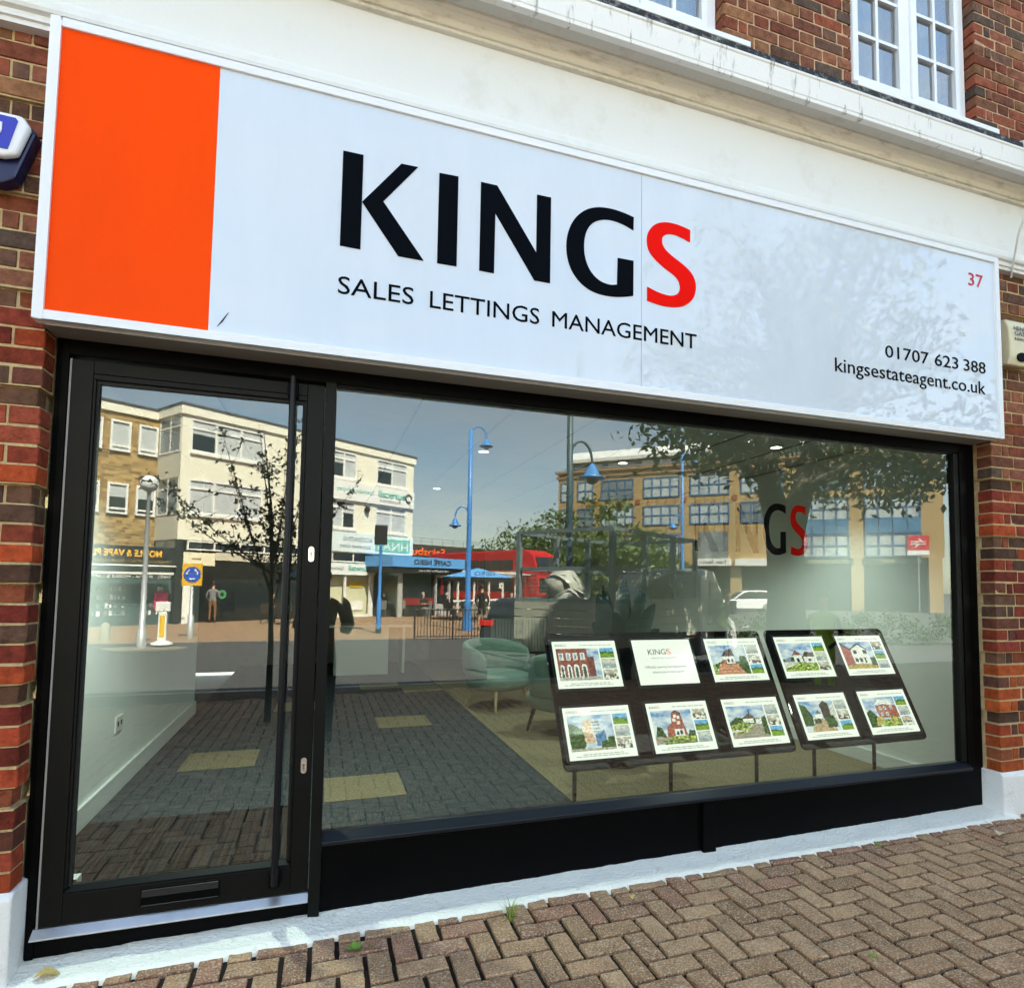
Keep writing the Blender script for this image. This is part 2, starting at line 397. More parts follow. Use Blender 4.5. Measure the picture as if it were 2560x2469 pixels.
# upper wall with window openings
WIN = [(1.012, 2.092), (3.055, 4.135), (-1.03, .05), (5.1, 6.18)]; WZ0, WZ1 = 4.70, 6.1
core = MB(); xs = [-9.0]
for a, b in sorted(WIN): xs += [a-.016, b+.016]
xs.append(12.0)
for i in range(0, len(xs), 2): core.box(xs[i]+(.01 if i else 0), -.1065, 3.72, xs[i+1]-.01, .16, 9.2)
for a, b in WIN:
    core.box(a-.026, -.1055, 3.73, b+.026, .159, WZ0-.03); core.box(a-.026, -.1055, WZ1+.01, b+.026, .159, 9.19); core.box(a-.2, .0, 3.2, b+.2, .15, 3.719)
uw = core.build('upper_wall', M_mortar_dk, shop, True)
boxes = []
z = 4.36; i = 0
while z < 6.55:
    z0, z1 = z+.005, z+CO-.005
    segs = []; xc = -2.0
    for a, b in sorted(WIN)+[(7.2, 7.3)]:
        if z1 > WZ0 and z0 < WZ1: segs.append((xc, a-.005)); xc = b+.005
        else: pass
    if not (z1 > WZ0 and z0 < WZ1): segs = [(-2.0, 7.2)]
    for a, b in segs:
        for (p, q) in brick_run(a, b, i, 1): boxes.append((p, q, -.112+rnd.uniform(0, .003), -.002, z0, z1, PAL_U))
    z += CO; i += 1
lay(uw, boxes, uw, None)
# the rest of the terrace: party walls, floors, roof (it shades the pavement)
bd = MB()
bd.box(-26, -.1, 2.9, -9.0, .3, 9.2); bd.box(12.0, -.1, 2.9, 30, .3, 9.2); bd.box(-26, .3, 0, -25.6, 11, 9.2); bd.box(29.6, .3, 0, 30, 11, 9.2)
bd.box(-26, 11, 0, 30, 11.4, 9.2); bd.box(-26, .17, 3.0, 30, 11, 3.15)
bd.box(-26, -.08, 0, -1.86, .3, 2.9); bd.box(4.98, -.08, 0, 30, .3, 2.9)
bd.build('terrace_wall', mat('terrace_brick', '#7d4231', .9, var=.3, vscale=9, bump=.4, bscale=30), shop, True)
MB().prism([(-.55, 9.2), (-.55, 9.32), (5.6, 12.6), (11.8, 9.32), (11.8, 9.2)], -26.2, 30.2, 0, 'yz').build('roof', mat('clay_roof_tile', '#6b3b2b', .85, var=.3, vscale=12, bump=.5, bscale=14), shop, True)

M_curt = mat('pale_curtain', (.8, .92, .97), .8, var=.22, vscale=5)  # bluish tint stands in for sky reflected in the upstairs panes
def casement(x0, x1):
    w = put('window', MB().box(x0, -.045, WZ0, x0+.06, .02, WZ1).box(x1-.06, -.045, WZ0, x1, .02, WZ1).box(x0+.06, -.045, WZ0, x1-.06, .02, WZ0+.055).box(x0+.06, -.045, WZ1-.06, x1-.06, .02, WZ1).box((x0+x1)/2-.035, -.045, WZ0+.055, (x0+x1)/2+.035, .02, WZ1-.06).mesh('window', M_upvc), shop, True)
    bm = bmesh.new(); bm.from_mesh(w.data); bmesh.ops.bevel(bm, geom=bm.edges[:], offset=.005, segments=1, affect='EDGES'); bm.to_mesh(w.data); bm.free()
    for a, b in ((x0+.062, (x0+x1)/2-.037), ((x0+x1)/2+.037, x1-.062)):
        zs, ze = WZ0+.057, WZ1-.062
        MB().box(a, -.06, zs, a+.045, -.005, ze).box(b-.045, -.06, zs, b, -.005, ze).box(a+.045, -.06, zs, b-.045, -.005, zs+.045).box(a+.045, -.06, ze-.045, b-.045, -.005, ze).build('sash', M_upvc, w, False, bevel=.006)
        g0, g1, h0, h1 = a+.045, b-.045, zs+.045, ze-.045
        MB().box((g0+g1)/2-.011, -.048, h0, (g0+g1)/2+.011, -.012, h1).build('glazing_bar', M_upvc, w, False)
        nr = 4
        for k in range(1, nr):
            zz = h0+(h1-h0)*k/nr
            MB().box(g0, -.05, zz-.011, (g0+g1)/2-.0115, -.010, zz+.011).box((g0+g1)/2+.0115, -.05, zz-.011, g1, -.010, zz+.011).build('glazing_bar', M_upvc, w, False)
        for k in range(nr):
            for (p, q) in ((g0, (g0+g1)/2-.011), ((g0+g1)/2+.011, g1)):
                za, zb2 = h0+(h1-h0)*k/nr, h0+(h1-h0)*(k+1)/nr
                MB().quad((p, -.03, za), (q, -.03, za), (q, -.03, zb2), (p, -.03, zb2)).build('pane', M_glass_up, w, False)
    MB().prism([(-.165, 4.618), (-.165, 4.652), (-.06, 4.672), (-.02, 4.672), (-.02, 4.618)], x0-.01, x1+.155, 0, 'yz').build('sill', M_upvc, w, False, bevel=.003)
    # curtain behind, hanging in folds, widened to brighten all the panes
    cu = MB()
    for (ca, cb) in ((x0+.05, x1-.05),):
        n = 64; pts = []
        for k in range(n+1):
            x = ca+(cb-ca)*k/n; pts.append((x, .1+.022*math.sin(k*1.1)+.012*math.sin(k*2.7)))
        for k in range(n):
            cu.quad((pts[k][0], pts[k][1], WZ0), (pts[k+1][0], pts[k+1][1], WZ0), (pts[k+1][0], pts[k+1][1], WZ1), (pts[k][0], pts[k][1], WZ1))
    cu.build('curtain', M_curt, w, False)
    MB().box(x0-.3, 1.6, WZ0-.5, x1+.3, 1.65, WZ1+.5).build('room_wall', mat('room_wall_paint', (.5, .58, .64), .9), w, False)
    return w
for a, b in WIN[:2]: casement(a, b)
for a, b in WIN[2:]:
    MB().box(a, -.03, WZ0, b, .02, WZ1).build('window', M_upvc, shop, True)
# white cable clipped over the cornice end
cb = MB(); cb.tube([(4.21, -.13, 4.47), (4.2, -.25, 4.45), (4.2, -.372, 4.40), (4.2, -.386, 4.30), (4.2, -.385, 4.1), (4.2, -.385, 3.99), (4.215, -.36, 3.93), (4.26, -.28, 3.84), (4.33, -.2, 3.72), (4.4, -.13, 3.64)], .007, 8)
tag(cb.build('cable', mat('white_cable', (.75, .74, .7), .5)), 'white cable looping down over the end of the cornice', 'cable')

# ------------------------------------------------------------------ fascia sign
SY = -.23; X0, X1, ZB, ZT = -1.07, 4.14, 2.472, 3.68; F = .037
sign = thing('fascia_sign', (1.535, -.1, ZB), 0, 'long white and orange fascia sign with black lettering over the shopfront', 'sign')
MB().box(X0+F, SY, ZT-F, X1-F, SY+.06, ZT).box(X0+F, SY, ZB, X1-F, SY+.06, ZB+F).box(X0, SY, ZB, X0+F, SY+.06, ZT).box(X1-F, SY, ZB, X1, SY+.06, ZT).build('frame', M_white, sign, True, bevel=.003)
MB().box(X0+F-.01, SY+.012, ZB+F-.01, -.476, SY+.02, ZT-F+.01).build('orange_panel', M_orange, sign, True)
MB().box(-.4755, SY+.012, ZB+F-.01, 1.509, SY+.02, ZT-F+.01).build('white_panel', M_signwhite, sign, True)
MB().box(1.5115, SY+.0125, ZB+F-.01, X1-F+.01, SY+.0205, ZT-F+.01).build('white_panel', M_signwhite, sign, True)
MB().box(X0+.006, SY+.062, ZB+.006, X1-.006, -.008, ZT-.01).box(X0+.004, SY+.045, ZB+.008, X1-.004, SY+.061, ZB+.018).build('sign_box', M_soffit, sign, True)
LET = {'K': [[(0.025, 3.403), (0.112, 3.404), (0.111, 2.967), (0.024, 2.968)], [(0.112, 3.186), (0.279, 3.403), (0.354, 3.405), (0.203, 3.208), (0.39, 2.967), (0.276, 2.967)]], 'I': [[(0.453, 3.401), (0.543, 3.404), (0.543, 2.968), (0.452, 2.967)]], 'N': [[(0.652, 3.403), (0.732, 3.403), (0.934, 3.108), (0.934, 3.403), (1.007, 3.404), (1.007, 2.968), (0.926, 2.968), (0.725, 3.264), (0.723, 2.967), (0.651, 2.968)]], 'G': [[(1.464, 3.399), (1.404, 3.412), (1.329, 3.419), (1.249, 3.409), (1.182, 3.377), (1.126, 3.316), (1.096, 3.241), (1.089, 3.166), (1.101, 3.091), (1.134, 3.029), (1.19, 2.98), (1.258, 2.957), (1.342, 2.955), (1.406, 2.965), (1.462, 2.98), (1.463, 3.166), (1.373, 3.165), (1.37, 3.024), (1.331, 3.014), (1.273, 3.024), (1.221, 3.064), (1.191, 3.127), (1.184, 3.195), (1.193, 3.261), (1.224, 3.317), (1.276, 3.349), (1.34, 3.359), (1.405, 3.349), (1.462, 3.329)]], 'S': [[(1.801, 3.398), (1.771, 3.406), (1.735, 3.412), (1.695, 3.415), (1.656, 3.413), (1.621, 3.404), (1.589, 3.388), (1.565, 3.365), (1.547, 3.336), (1.54, 3.304), (1.541, 3.275), (1.547, 3.248), (1.561, 3.225), (1.582, 3.204), (1.607, 3.185), (1.638, 3.165), (1.674, 3.147), (1.702, 3.132), (1.722, 3.117), (1.733, 3.1), (1.738, 3.078), (1.737, 3.059), (1.729, 3.04), (1.711, 3.026), (1.684, 3.017), (1.649, 3.017), (1.614, 3.022), (1.579, 3.031), (1.543, 3.043), (1.542, 2.969), (1.572, 2.963), (1.614, 2.957), (1.659, 2.955), (1.705, 2.959), (1.741, 2.967), (1.773, 2.981), (1.802, 3.004), (1.823, 3.031), (1.834, 3.066), (1.836, 3.098), (1.83, 3.124), (1.818, 3.151), (1.796, 3.174), (1.767, 3.195), (1.731, 3.214), (1.695, 3.232), (1.663, 3.251), (1.642, 3.27), (1.631, 3.29), (1.629, 3.312), (1.635, 3.331), (1.653, 3.346), (1.677, 3.353), (1.71, 3.355), (1.749, 3.347), (1.8, 3.332)]]}
def smooth_outline(p, times=2):
    """round the curved runs of an outline, keep its sharp corners"""
    for _ in range(times):
        n = len(p); out = []
        for i in range(n):
            a, b, c = Vector(p[i-1]), Vector(p[i]), Vector(p[(i+1) % n])
            if (b-a).length > 1e-6 and (c-b).length > 1e-6 and abs((b-a).angle_signed(c-b)) < .7 and max((b-a).length, (c-b).length) < .12:
                out += [tuple(b.lerp(a, .25)), tuple(b.lerp(c, .25))]
            else: out.append(tuple(b))
        p = out
    return p
LET = {k_: [smooth_outline(q_) for q_ in v_] for k_, v_ in LET.items()}
for ch in 'KINGS':
    mb = MB()
    for k, poly in enumerate(LET[ch]):
        a = sum(poly[i][0]*poly[(i+1) % len(poly)][1]-poly[(i+1) % len(poly)][0]*poly[i][1] for i in range(len(poly)))
        poly = poly if a > 0 else poly[::-1]
        mb.prism(poly, SY+.0085-.0004*k, SY+.0125)
    o = mb.build('letter', M_red if ch == 'S' else M_ink, sign, True)
MB().tube([(-.443, SY+.0105, 2.533), (-.425, SY+.0105, 2.56), (-.404, SY+.0105, 2.597)], [.0008, .0028, .001], 6).build('scuff_mark', M_ink, sign, True)
def stext(s, x, z, w, h, mtl=M_ink, bold=0.0, sp=1.0):
    o = text(s, (x, SY+.0118, z), mtl, w, h, None, False, 'lettering', bold, .0025, sp)
    o.parent = sign; o.matrix_parent_inverse = world_of(sign).inverted()
stext('SALES', .022, 2.753, .328, .083); stext('LETTINGS', .424, 2.753, .53, .083); stext('MANAGEMENT', 1.021, 2.753, .818, .083)
stext('01707', 3.154, 2.886, .352, .078); stext('623', 3.557, 2.886, .2, .078); stext('388', 3.806, 2.886, .193, .078); stext('kingsestateagent.co.uk', 2.770, 2.751, 1.222, .086)
stext('37', 3.871, 3.456, .131, .088, M_pink)

# ------------------------------------------------------------------ shopfront
front = thing('shopfront', (1.56, 0, 0), 0, 'black aluminium shopfront with glazed door and large display window', 'shopfront')
fm = MB()
fm.box(-1.064, .012, -.06, -1.046, .09, 2.50).box(-1.046, .004, -.06, -1.018, .09, 2.50).box(-1.018, .018, -.06, -1.0125, .09, 2.42)
fm.box(-1.046, .006, 2.418, 4.09, .09, 2.52)                      # head
fm.box(4.032, .0, .33, 4.084, .09, 2.418).box(4.084, .016, -.02, 4.184, .09, 2.50)
o = fm.build('frame', M_black, front, True, bevel=.003)
MB().box(-.0145, -.012, -.05, .033, .09, 2.417).build('mullion', M_anth, front, True, bevel=.002)
MB().box(3.985, .008, .372, 4.031, .06, 2.412).box(.034, .012, 2.409, 3.985, .06, 2.4175).build('glazing_bead', M_anth, front, True, bevel=.002)
MB().box(-1.0125, .0, .12, -1.0055, .03, 2.40).build('weather_strip', mat('grey_seal_strip', (.32, .31, .29), .5), front, True)
MB().prism([(-.012, .322), (-.03, .326), (-.03, .342), (.022, .371), (.06, .371), (.06, .322)], .034, 4.032, 0, 'yz').build('sill', mat('slate_blue_sill', (.01, .012, .016), .3, spec=.3), front, True, bevel=.002)
MB().quad((.036, GY, .36), (3.988, GY, .36), (3.988, GY, 2.414), (.036, GY, 2.414)).build('window_pane', M_glass, front, True)
MB().box(.034, .014, -.06, 2.005, .06, .321).box(2.088, .0145, -.06, 4.084, .06, .321).build('stall_riser', M_black, front, True)
MB().box(2.006, -.012, -.05, 2.087, .055, .315).build('riser_post', M_black, front, True, bevel=.003)
MB().prism([(.009, .316), (.003, .3205), (.002, .305), (.009, .302)], .034, 4.083, 0, 'yz').build('drip_trim', M_black, front, True)
# door
dr = MB()
dr.box(-1.005, -.002, .13, -.928, .055, 2.40).box(-.092, -.002, .13, -.018, .055, 2.40)
dr.box(-.928, -.0015, 2.345, -.092, .054, 2.40).box(-.928, -.0015, .13, -.092, .054, .248)
door = dr.build('door', M_anth, front, True, bevel=.0025)
MB().box(-.928, .001, 2.322, -.092, .05, 2.3445).box(-.9275, .002, .268, -.918, .05, 2.3215).box(-.102, .002, .268, -.0925, .05, 2.3215).prism([(.001, .2485), (.0, .2535), (.024, .270), (.05, .270), (.05, .2485)], -.927, -.093, 0, 'yz').build('glazing_bead', M_anth, door, False, bevel=.0015)
MB().box(-.918, .016, .268, -.908, .04, 2.3215).box(-.112, .016, .268, -.1025, .04, 2.3215).box(-.908, .016, 2.308, -.112, .04, 2.3215).build('gasket', M_rubber, door, False)
MB().quad((-.919, GY, .262), (-.101, GY, .262), (-.101, GY, 2.325), (-.919, GY, 2.325)).build('pane', M_glass, door, False)
hb = MB(); hb.tube([(-.153, -.052, .195), (-.153, -.052, 2.412)], .0145, 16)
hb.tube([(-.153, -.052, 2.37), (-.153, -.052, 2.373)], .0155, 16)
handle = hb.build('pull_handle', mat('dark_bronze_bar', (.006, .006, .008), .35, spec=.25), door, False)
for zz in (2.355, .215): MB().box(-.176, -.05, zz-.035, -.13, -.002, zz+.03).build('handle_bracket', M_black, door, False, bevel=.006)
for zz in (.678, 1.617):
    lk = MB(); pts = []
    for k in range(24):
        a = 2*math.pi*k/24; pts.append((-.052+.0125*math.cos(a), zz+.022*(1 if math.sin(a) > 0 else -1)+.0125*math.sin(a)))
    lk.prism(pts, -.008, -.0025); o = lk.build('lock', M_steel, door, False)
    MB().prism([(-.052+.005*math.cos(a), zz+.004+.005*math.sin(a)) for a in [2*math.pi*k/16 for k in range(16)]], -.0105, -.0082).prism([(-.0545, zz-.016), (-.0495, zz-.016), (-.0495, zz+.001), (-.0545, zz+.001)], -.0102, -.0081).build('keyhole', mat('brass_cylinder', (.3, .26, .2), .35, metal=.8), door, False)
MB().box(-.66, -.007, .158, -.368, -.002, .234).build('letter_plate', M_black, door, False, bevel=.003)
MB().box(-.655, -.0135, .2, -.373, -.0075, .228).box(-.655, -.012, .163, -.373, -.0075, .167).build('letter_flap', mat('satin_black', (.02, .02, .022), .22), door, False, bevel=.0015)
MB().prism([(-.036, .096), (-.036, .101), (.0, .126), (.03, .126), (.03, .096)], -1.021, -.0155, 0, 'yz').build('threshold', M_alu, front, True, bevel=.001)
MB().box(-1.0455, .012, -.06, -.015, .06, .0955).build('door_riser', M_black, front, True)
# vinyl letters stuck on the inside of the pane, as on the fascia
kx = (2.785-1.987)/(1.836-.025); kz = .295/.44
for ch in 'KINGS':
    mb = MB()
    for k, poly in enumerate(LET[ch]):
        q = [(1.987+(a-.025)*kx, 1.695+(b-2.967)*kz) for a, b in poly]
        a = sum(q[i][0]*q[(i+1) % len(q)][1]-q[(i+1) % len(q)][0]*q[i][1] for i in range(len(q)))
        mb.prism(q if a > 0 else q[::-1], GY+.004+.0003*k, GY+.0055)
    mb.build('vinyl_letter', M_red if ch == 'S' else M_ink, front, True)
# ------------------------------------------------------------------ pavement of block paving in herringbone
M_bed = mat('jointing_grit', '#241a12', .95, var=.4, vscale=40, bump=.6, bscale=160)
def paver_mat(name, vcol=None):
    mt = mat(name, (.2, .14, .11), .88, var=.3, vscale=11, bump=.9, bscale=110, objcol=(vcol is None), vcol=vcol, spec=.3)
    t, b = tree_of(mt)
    src = b.inputs['Base Color'].links[0].from_socket
    geo = t.nodes.new('ShaderNodeNewGeometry')
    vr = t.nodes.new('ShaderNodeTexVoronoi'); vr.inputs['Scale'].default_value = 170
    nz2 = t.nodes.new('ShaderNodeTexNoise'); nz2.inputs['Scale'].default_value = 130; nz2.inputs['Detail'].default_value = 2
    mr = t.nodes.new('ShaderNodeMapRange'); mr.inputs['From Min'].default_value = .55; mr.inputs['From Max'].default_value = .64; mr.inputs['To Max'].default_value = .85
    mr2 = t.nodes.new('ShaderNodeMapRange'); mr2.inputs['From Min'].default_value = .43; mr2.inputs['From Max'].default_value = .32; mr2.inputs['To Max'].default_value = .55
    a = t.nodes.new('ShaderNodeMixRGB'); a.inputs['Color2'].default_value = (.62, .5, .36, 1)
    d = t.nodes.new('ShaderNodeMixRGB'); d.inputs['Color2'].default_value = (.06, .045, .038, 1)
    t.links.new(geo.outputs['Position'], nz2.inputs['Vector'])
    t.links.new(nz2.outputs['Fac'], mr.inputs['Value']); t.links.new(nz2.outputs['Fac'], mr2.inputs['Value'])
    t.links.new(src, a.inputs['Color1']); t.links.new(mr.outputs['Result'], a.inputs['Fac'])
    t.links.new(a.outputs['Color'], d.inputs['Color1']); t.links.new(mr2.outputs['Result'], d.inputs['Fac'])
    t.links.new(d.outputs['Color'], b.inputs['Base Color'])
    return mt
M_pav = paver_mat('concrete_paver'); M_pavv = paver_mat('concrete_paver_far', 'tone')
PU = .105
def sheet(name, x0, x1, y0, y1, zf, nx, ny, mtl, kind='structure', parent=None):
    mb = MB(); vs = [(x0+(x1-x0)*i/nx, y0+(y1-y0)*j/ny) for j in range(ny+1) for i in range(nx+1)]
    mb.add([(x, y, zf(x, y)) for x, y in vs], [(j*(nx+1)+i, j*(nx+1)+i+1, (j+1)*(nx+1)+i+1, (j+1)*(nx+1)+i) for j in range(ny) for i in range(nx)])
    o = mb.build(name, mtl, parent)
    if kind and parent is None: o['kind'] = kind
    return o
pave = sheet('pavement', -14, 20, -6.5, .02, lambda x, y: gz(x, y)-.02, 34, 8, M_bed)
tag(pave, 'brown herringbone block pavement in front of the shop', kind='structure')
PV = []
for k in range(9):
    # worn block: uneven outline, rounded arris, flat sides
    per = []
    for (xa, ya, xb, yb, n_) in ((-.5, -.5, .5, -.5, 4), (.5, -.5, .5, .5, 2), (.5, .5, -.5, .5, 4), (-.5, .5, -.5, -.5, 2)):
        for i_ in range(n_): per.append((xa+(xb-xa)*i_/n_, ya+(yb-ya)*i_/n_))
    per = [(x*(1+rnd.uniform(-.035, .012))+rnd.uniform(-.006, .006), y*(1+rnd.uniform(-.06, .02))) for x, y in per]
    mb = MB(); n_ = len(per); vs = [(x, y, -.5) for x, y in per]+[(x, y, .43+rnd.uniform(-.04, .02)) for x, y in per]+[(x*.972, y*.945, .5+rnd.uniform(-.012, .012)) for x, y in per]
    mb.add(vs, [(i_, (i_+1) % n_, n_+(i_+1) % n_, n_+i_) for i_ in range(n_)]); mb.f += [[n_+i_, n_+(i_+1) % n_, 2*n_+(i_+1) % n_, 2*n_+i_] for i_ in range(n_)]+[list(range(2*n_, 3*n_))]; mb.m += [0]*(n_+1); mb.sm += [False]*(n_+1); mb.c += [(1, 1, 1)]*(n_+1)
    PV.append(mb.mesh('paving_brick', M_pav))
PAL_PV = ['#a07b5c', '#a68161', '#9a7658', '#aa8665', '#9e7a5b', '#947153']
PAL_PR = ['#9a6f57', '#936851', '#9f765d', '#8f6a52']
cand = []
for a in range(-132, 186):
    for b in range(-62, 1):
        k = (a-b) % 4
        if k == 0: x0, y0, w, h = a*PU, b*PU, 2*PU, PU
        elif k == 3: x0, y0, w, h = a*PU, b*PU, PU, 2*PU
        else: continue
        cx, cyy = x0+w/2, y0+h/2
        if cyy > -.10 or cyy < -6.4: continue
        cand.append((cx, cyy, w-.017, h-.017))
vis = [q for q in cand if in_view((q[0], q[1], gz(*q[:2])), .03)]
vis.sort(key=lambda q: (Vector((q[0], q[1], 0))-CAM).length); vset = set(vis[:300])
far = MB()
for q in cand:
    x, y, w, h = q; pl = PAL_PR if (y > -.4 and rnd.random() < .6) else PAL_PV
    cc = lin(rnd.choice(pl)); s_ = rnd.uniform(1.12, 1.34); cc = tuple(v*s_ for v in cc)
    if q in vset:
        o = put('paving_brick', rnd.choice(PV), pave, False, (x, y, gz(x, y)-.03+rnd.uniform(-.0025, .0025)), (rnd.uniform(-.016, .016), rnd.uniform(-.016, .016), rnd.uniform(-.016, .016)+(math.pi/2 if h > w else 0)+(math.pi if rnd.random() < .5 else 0)), (max(w, h), min(w, h), .06)); o.color = c4(cc)
    else: far.box(x-w/2, y-h/2, gz(x, y)-.02, x+w/2, y+h/2, gz(x, y)+rnd.uniform(-.002, .002), 0, cc)
o = far.build('far_paving', M_pavv, pave, vcol='tone'); o['kind'] = 'stuff'

# cement fillet along the foot of the shopfront
M_fil = stained_white('cement_fillet', (.92, .88, .78), (.4, .35, .26), 16, .58, .76, .6, (1, 1, 1), .9)
fi = MB(); nx, ny = 260, 9; vs = []
for j in range(ny+1):
    for i in range(nx+1):
        x = -1.25+5.5*i/nx
        edge = -.172 + .022*noise.noise(Vector((x*2.3, 1, 0))) + .014*noise.noise(Vector((x*9, 5, 0))) + .006*noise.noise(Vector((x*31, 5, 0)))
        y = .03 + (edge-.03)*j/ny
        t = j/ny
        z = gz(x, y)+.010+.022*(1-t)**1.5 + .005*noise.noise(Vector((x*7, y*9, 2))) + .003*noise.noise(Vector((x*30, y*30, 2)))
        if j == ny: z = gz(x, y)-.016
        vs.append((x, y, z))
fi.add(vs, [(j*(nx+1)+i, (j+1)*(nx+1)+i, (j+1)*(nx+1)+i+1, j*(nx+1)+i+1) for j in range(ny) for i in range(nx)], 0, True)
o = fi.build('cement_fillet', M_fil); tag(o, 'rough white cement strip along the foot of the shopfront', kind='structure')

# weeds and fallen leaves
M_weed = mat('weed_green', (.16, .3, .04), .6, var=.3, vscale=20)
M_grass = mat('straw_green_grass', (.34, .42, .1), .6, var=.3, vscale=20)
def tuft(x, y, h, n, label):
    mb = MB(); z = gz(x, y)-.01
    for k in range(n):
        a = rnd.uniform(0, 6.28); l = h*rnd.uniform(.4, 1); sp = rnd.uniform(.25, .9)*l; w = rnd.uniform(.0015, .003)
        d = Vector((math.cos(a), math.sin(a), 0)); s_ = Vector((-d.y, d.x, 0))*w
        p0 = Vector((x+rnd.uniform(-.012, .012), y+rnd.uniform(-.012, .012), z)); p1 = p0+d*sp*.45+Vector((0, 0, l*.7)); p2 = p0+d*sp+Vector((0, 0, l))
        mb.add([p0-s_, p0+s_, p1+s_*.8, p1-s_*.8, p2], [(0, 1, 2, 3), (3, 2, 4)])
    return tag(mb.build('grass_tuft', M_grass), label, 'weed')
tuft(.84, -.26, .11, 46, 'grass tuft growing out of the cement strip below the wide window')
tuft(3.04, -.2, .04, 20, 'tiny dry grass tuft at the edge of the cement strip near the riser')
tuft(2.15, -1.0, .03, 30, 'low moss tuft between the paving bricks near the bottom edge')
mb = MB()
for k in range(9):
    a = k*.75; r = rnd.uniform(.018, .04); cx, cy_ = .18+math.cos(a)*.03+(k-4)*.006, -.29+math.sin(a)*.015; zz = gz(cx, cy_)+.012+.004*k % .01
    pts = [(cx+r*.5*math.cos(a)*math.cos(t)-r*.3*math.sin(a)*math.sin(t), cy_+r*.5*math.sin(a)*math.cos(t)+r*.3*math.cos(a)*math.sin(t), zz+.006*math.cos(t)) for t in [2*math.pi*i/10 for i in range(10)]]
    mb.add(pts, [tuple(range(10))])
tag(mb.build('leafy_weed', M_weed), 'flat green leafy weed rooted between bricks beside the mullion', 'weed')
M_dead = mat('dry_leaf', (.5, .36, .12), .8, var=.3, vscale=40)
def leaf(x, y, l, a, label, mtl=M_dead):
    mb = MB(); n = 8; top = []; bot = []
    for i in range(n+1):
        t = i/n; w = l*.33*max(0.0, math.sin(math.pi*t))**.8; px_, py_ = (t-.5)*l, w
        for sgn, lst in ((1, top), (-1, bot)):
            X = px_*math.cos(a)-sgn*py_*math.sin(a); Y = px_*math.sin(a)+sgn*py_*math.cos(a)
            lst.append((x+X, y+Y, gz(x, y)+.022+.18*w*abs(sgn)+.012*math.sin(t*4)))
    mid = [(x+(i/n-.5)*l*math.cos(a), y+(i/n-.5)*l*math.sin(a), gz(x, y)+.02+.012*math.sin(i/n*4)) for i in range(n+1)]
    for i in range(n): mb.quad(mid[i], mid[i+1], top[i+1], top[i]); mb.quad(bot[i], bot[i+1], mid[i+1], mid[i])
    return tag(mb.build('fallen_leaf', mtl), label, 'leaf')
leaf(3.82, -.34, .09, .5, 'pale dry leaf lying on the paving by the white plinth', mat('pale_leaf', (.55, .45, .3), .8))
leaf(-.93, -.11, .085, .2, 'yellow fallen leaf on the cement strip below the door hinge side')
leaf(1.42, -.3, .05, 1.4, 'small brown fallen leaf on the paving below the window')

# ------------------------------------------------------------------ inside the shop
RX0, RX1, RY0, RY1, RZ, CZ = -1.24, 4.21, .09, 8.65, .10, 2.64
M_wall = mat('white_wall_paint', (.84, .86, .83), .85, var=.03, vscale=3, bump=.05, bscale=60)
M_skirt = mat('white_skirting', (.8, .82, .81), .4)
# carpet: loop pile with a woven stripe
def carpet(name, ca, cb, s1, s2):
    mt = bpy.data.materials.new(name); mt.use_nodes = True; t = mt.node_tree; b = t.nodes['Principled BSDF']; b.inputs['Roughness'].default_value = .95; b.inputs['Specular IOR Level'].default_value = .15
    tcn = t.nodes.new('ShaderNodeTexCoord'); outs = []
    for k, st in enumerate((s1, s2)):
        mpn = t.nodes.new('ShaderNodeMapping'); mpn.inputs['Scale'].default_value = st
        n1 = t.nodes.new('ShaderNodeTexNoise'); n1.inputs['Scale'].default_value = 1; n1.inputs['Detail'].default_value = 3
        t.links.new(tcn.outputs['Object'], mpn.inputs['Vector']); t.links.new(mpn.outputs['Vector'], n1.inputs['Vector']); outs.append(n1.outputs['Fac'])
    ch = t.nodes.new('ShaderNodeTexChecker'); ch.inputs['Scale'].default_value = 1.94; t.links.new(tcn.outputs['Object'], ch.inputs['Vector'])
    mi = t.nodes.new('ShaderNodeMix'); mr_ = t.nodes.new('ShaderNodeMapRange'); mr_.inputs['To Min'].default_value = .32; mr_.inputs['To Max'].default_value = .68; t.links.new(ch.outputs['Fac'], mr_.inputs['Value']); t.links.new(mr_.outputs['Result'], mi.inputs['Factor']); t.links.new(outs[0], mi.inputs['A']); t.links.new(outs[1], mi.inputs['B'])
    rp2 = t.nodes.new('ShaderNodeValToRGB'); rp2.color_ramp.elements[0].position = .38; rp2.color_ramp.elements[1].position = .64
    rp2.color_ramp.elements[0].color = c4(ca); rp2.color_ramp.elements[1].color = c4(cb)
    t.links.new(mi.outputs['Result'], rp2.inputs['Fac']); t.links.new(rp2.outputs['Color'], b.inputs['Base Color'])
    bp = t.nodes.new('ShaderNodeBump'); bp.inputs['Strength'].default_value = .5; bp.inputs['Distance'].default_value = .004
    t.links.new(mi.outputs['Result'], bp.inputs['Height']); t.links.new(bp.outputs['Normal'], b.inputs['Normal'])
    return mt
M_cdark = carpet('charcoal_carpet', (.014, .02, .024), (.095, .12, .132), (12, 190, 1), (190, 12, 1))
M_ctan = carpet('tan_carpet', (.15, .125, .07), (.34, .29, .18), (95, 95, 1), (70, 70, 1))
M_mat = carpet('striped_entrance_mat', (.001, .001, .0015), (.03, .032, .034), (70, 1.2, 1), (70, 1.2, 1))
fl_ = MB().box(RX0, RY0, RZ-.05, 1.569, RY1, RZ).build('floor', M_cdark); tag(fl_, 'charcoal carpet tile floor inside the shop', kind='structure')
MB().box(1.571, RY0, RZ-.05, RX1, RY1, RZ+.001).build('tan_carpet_area', M_ctan, fl_)
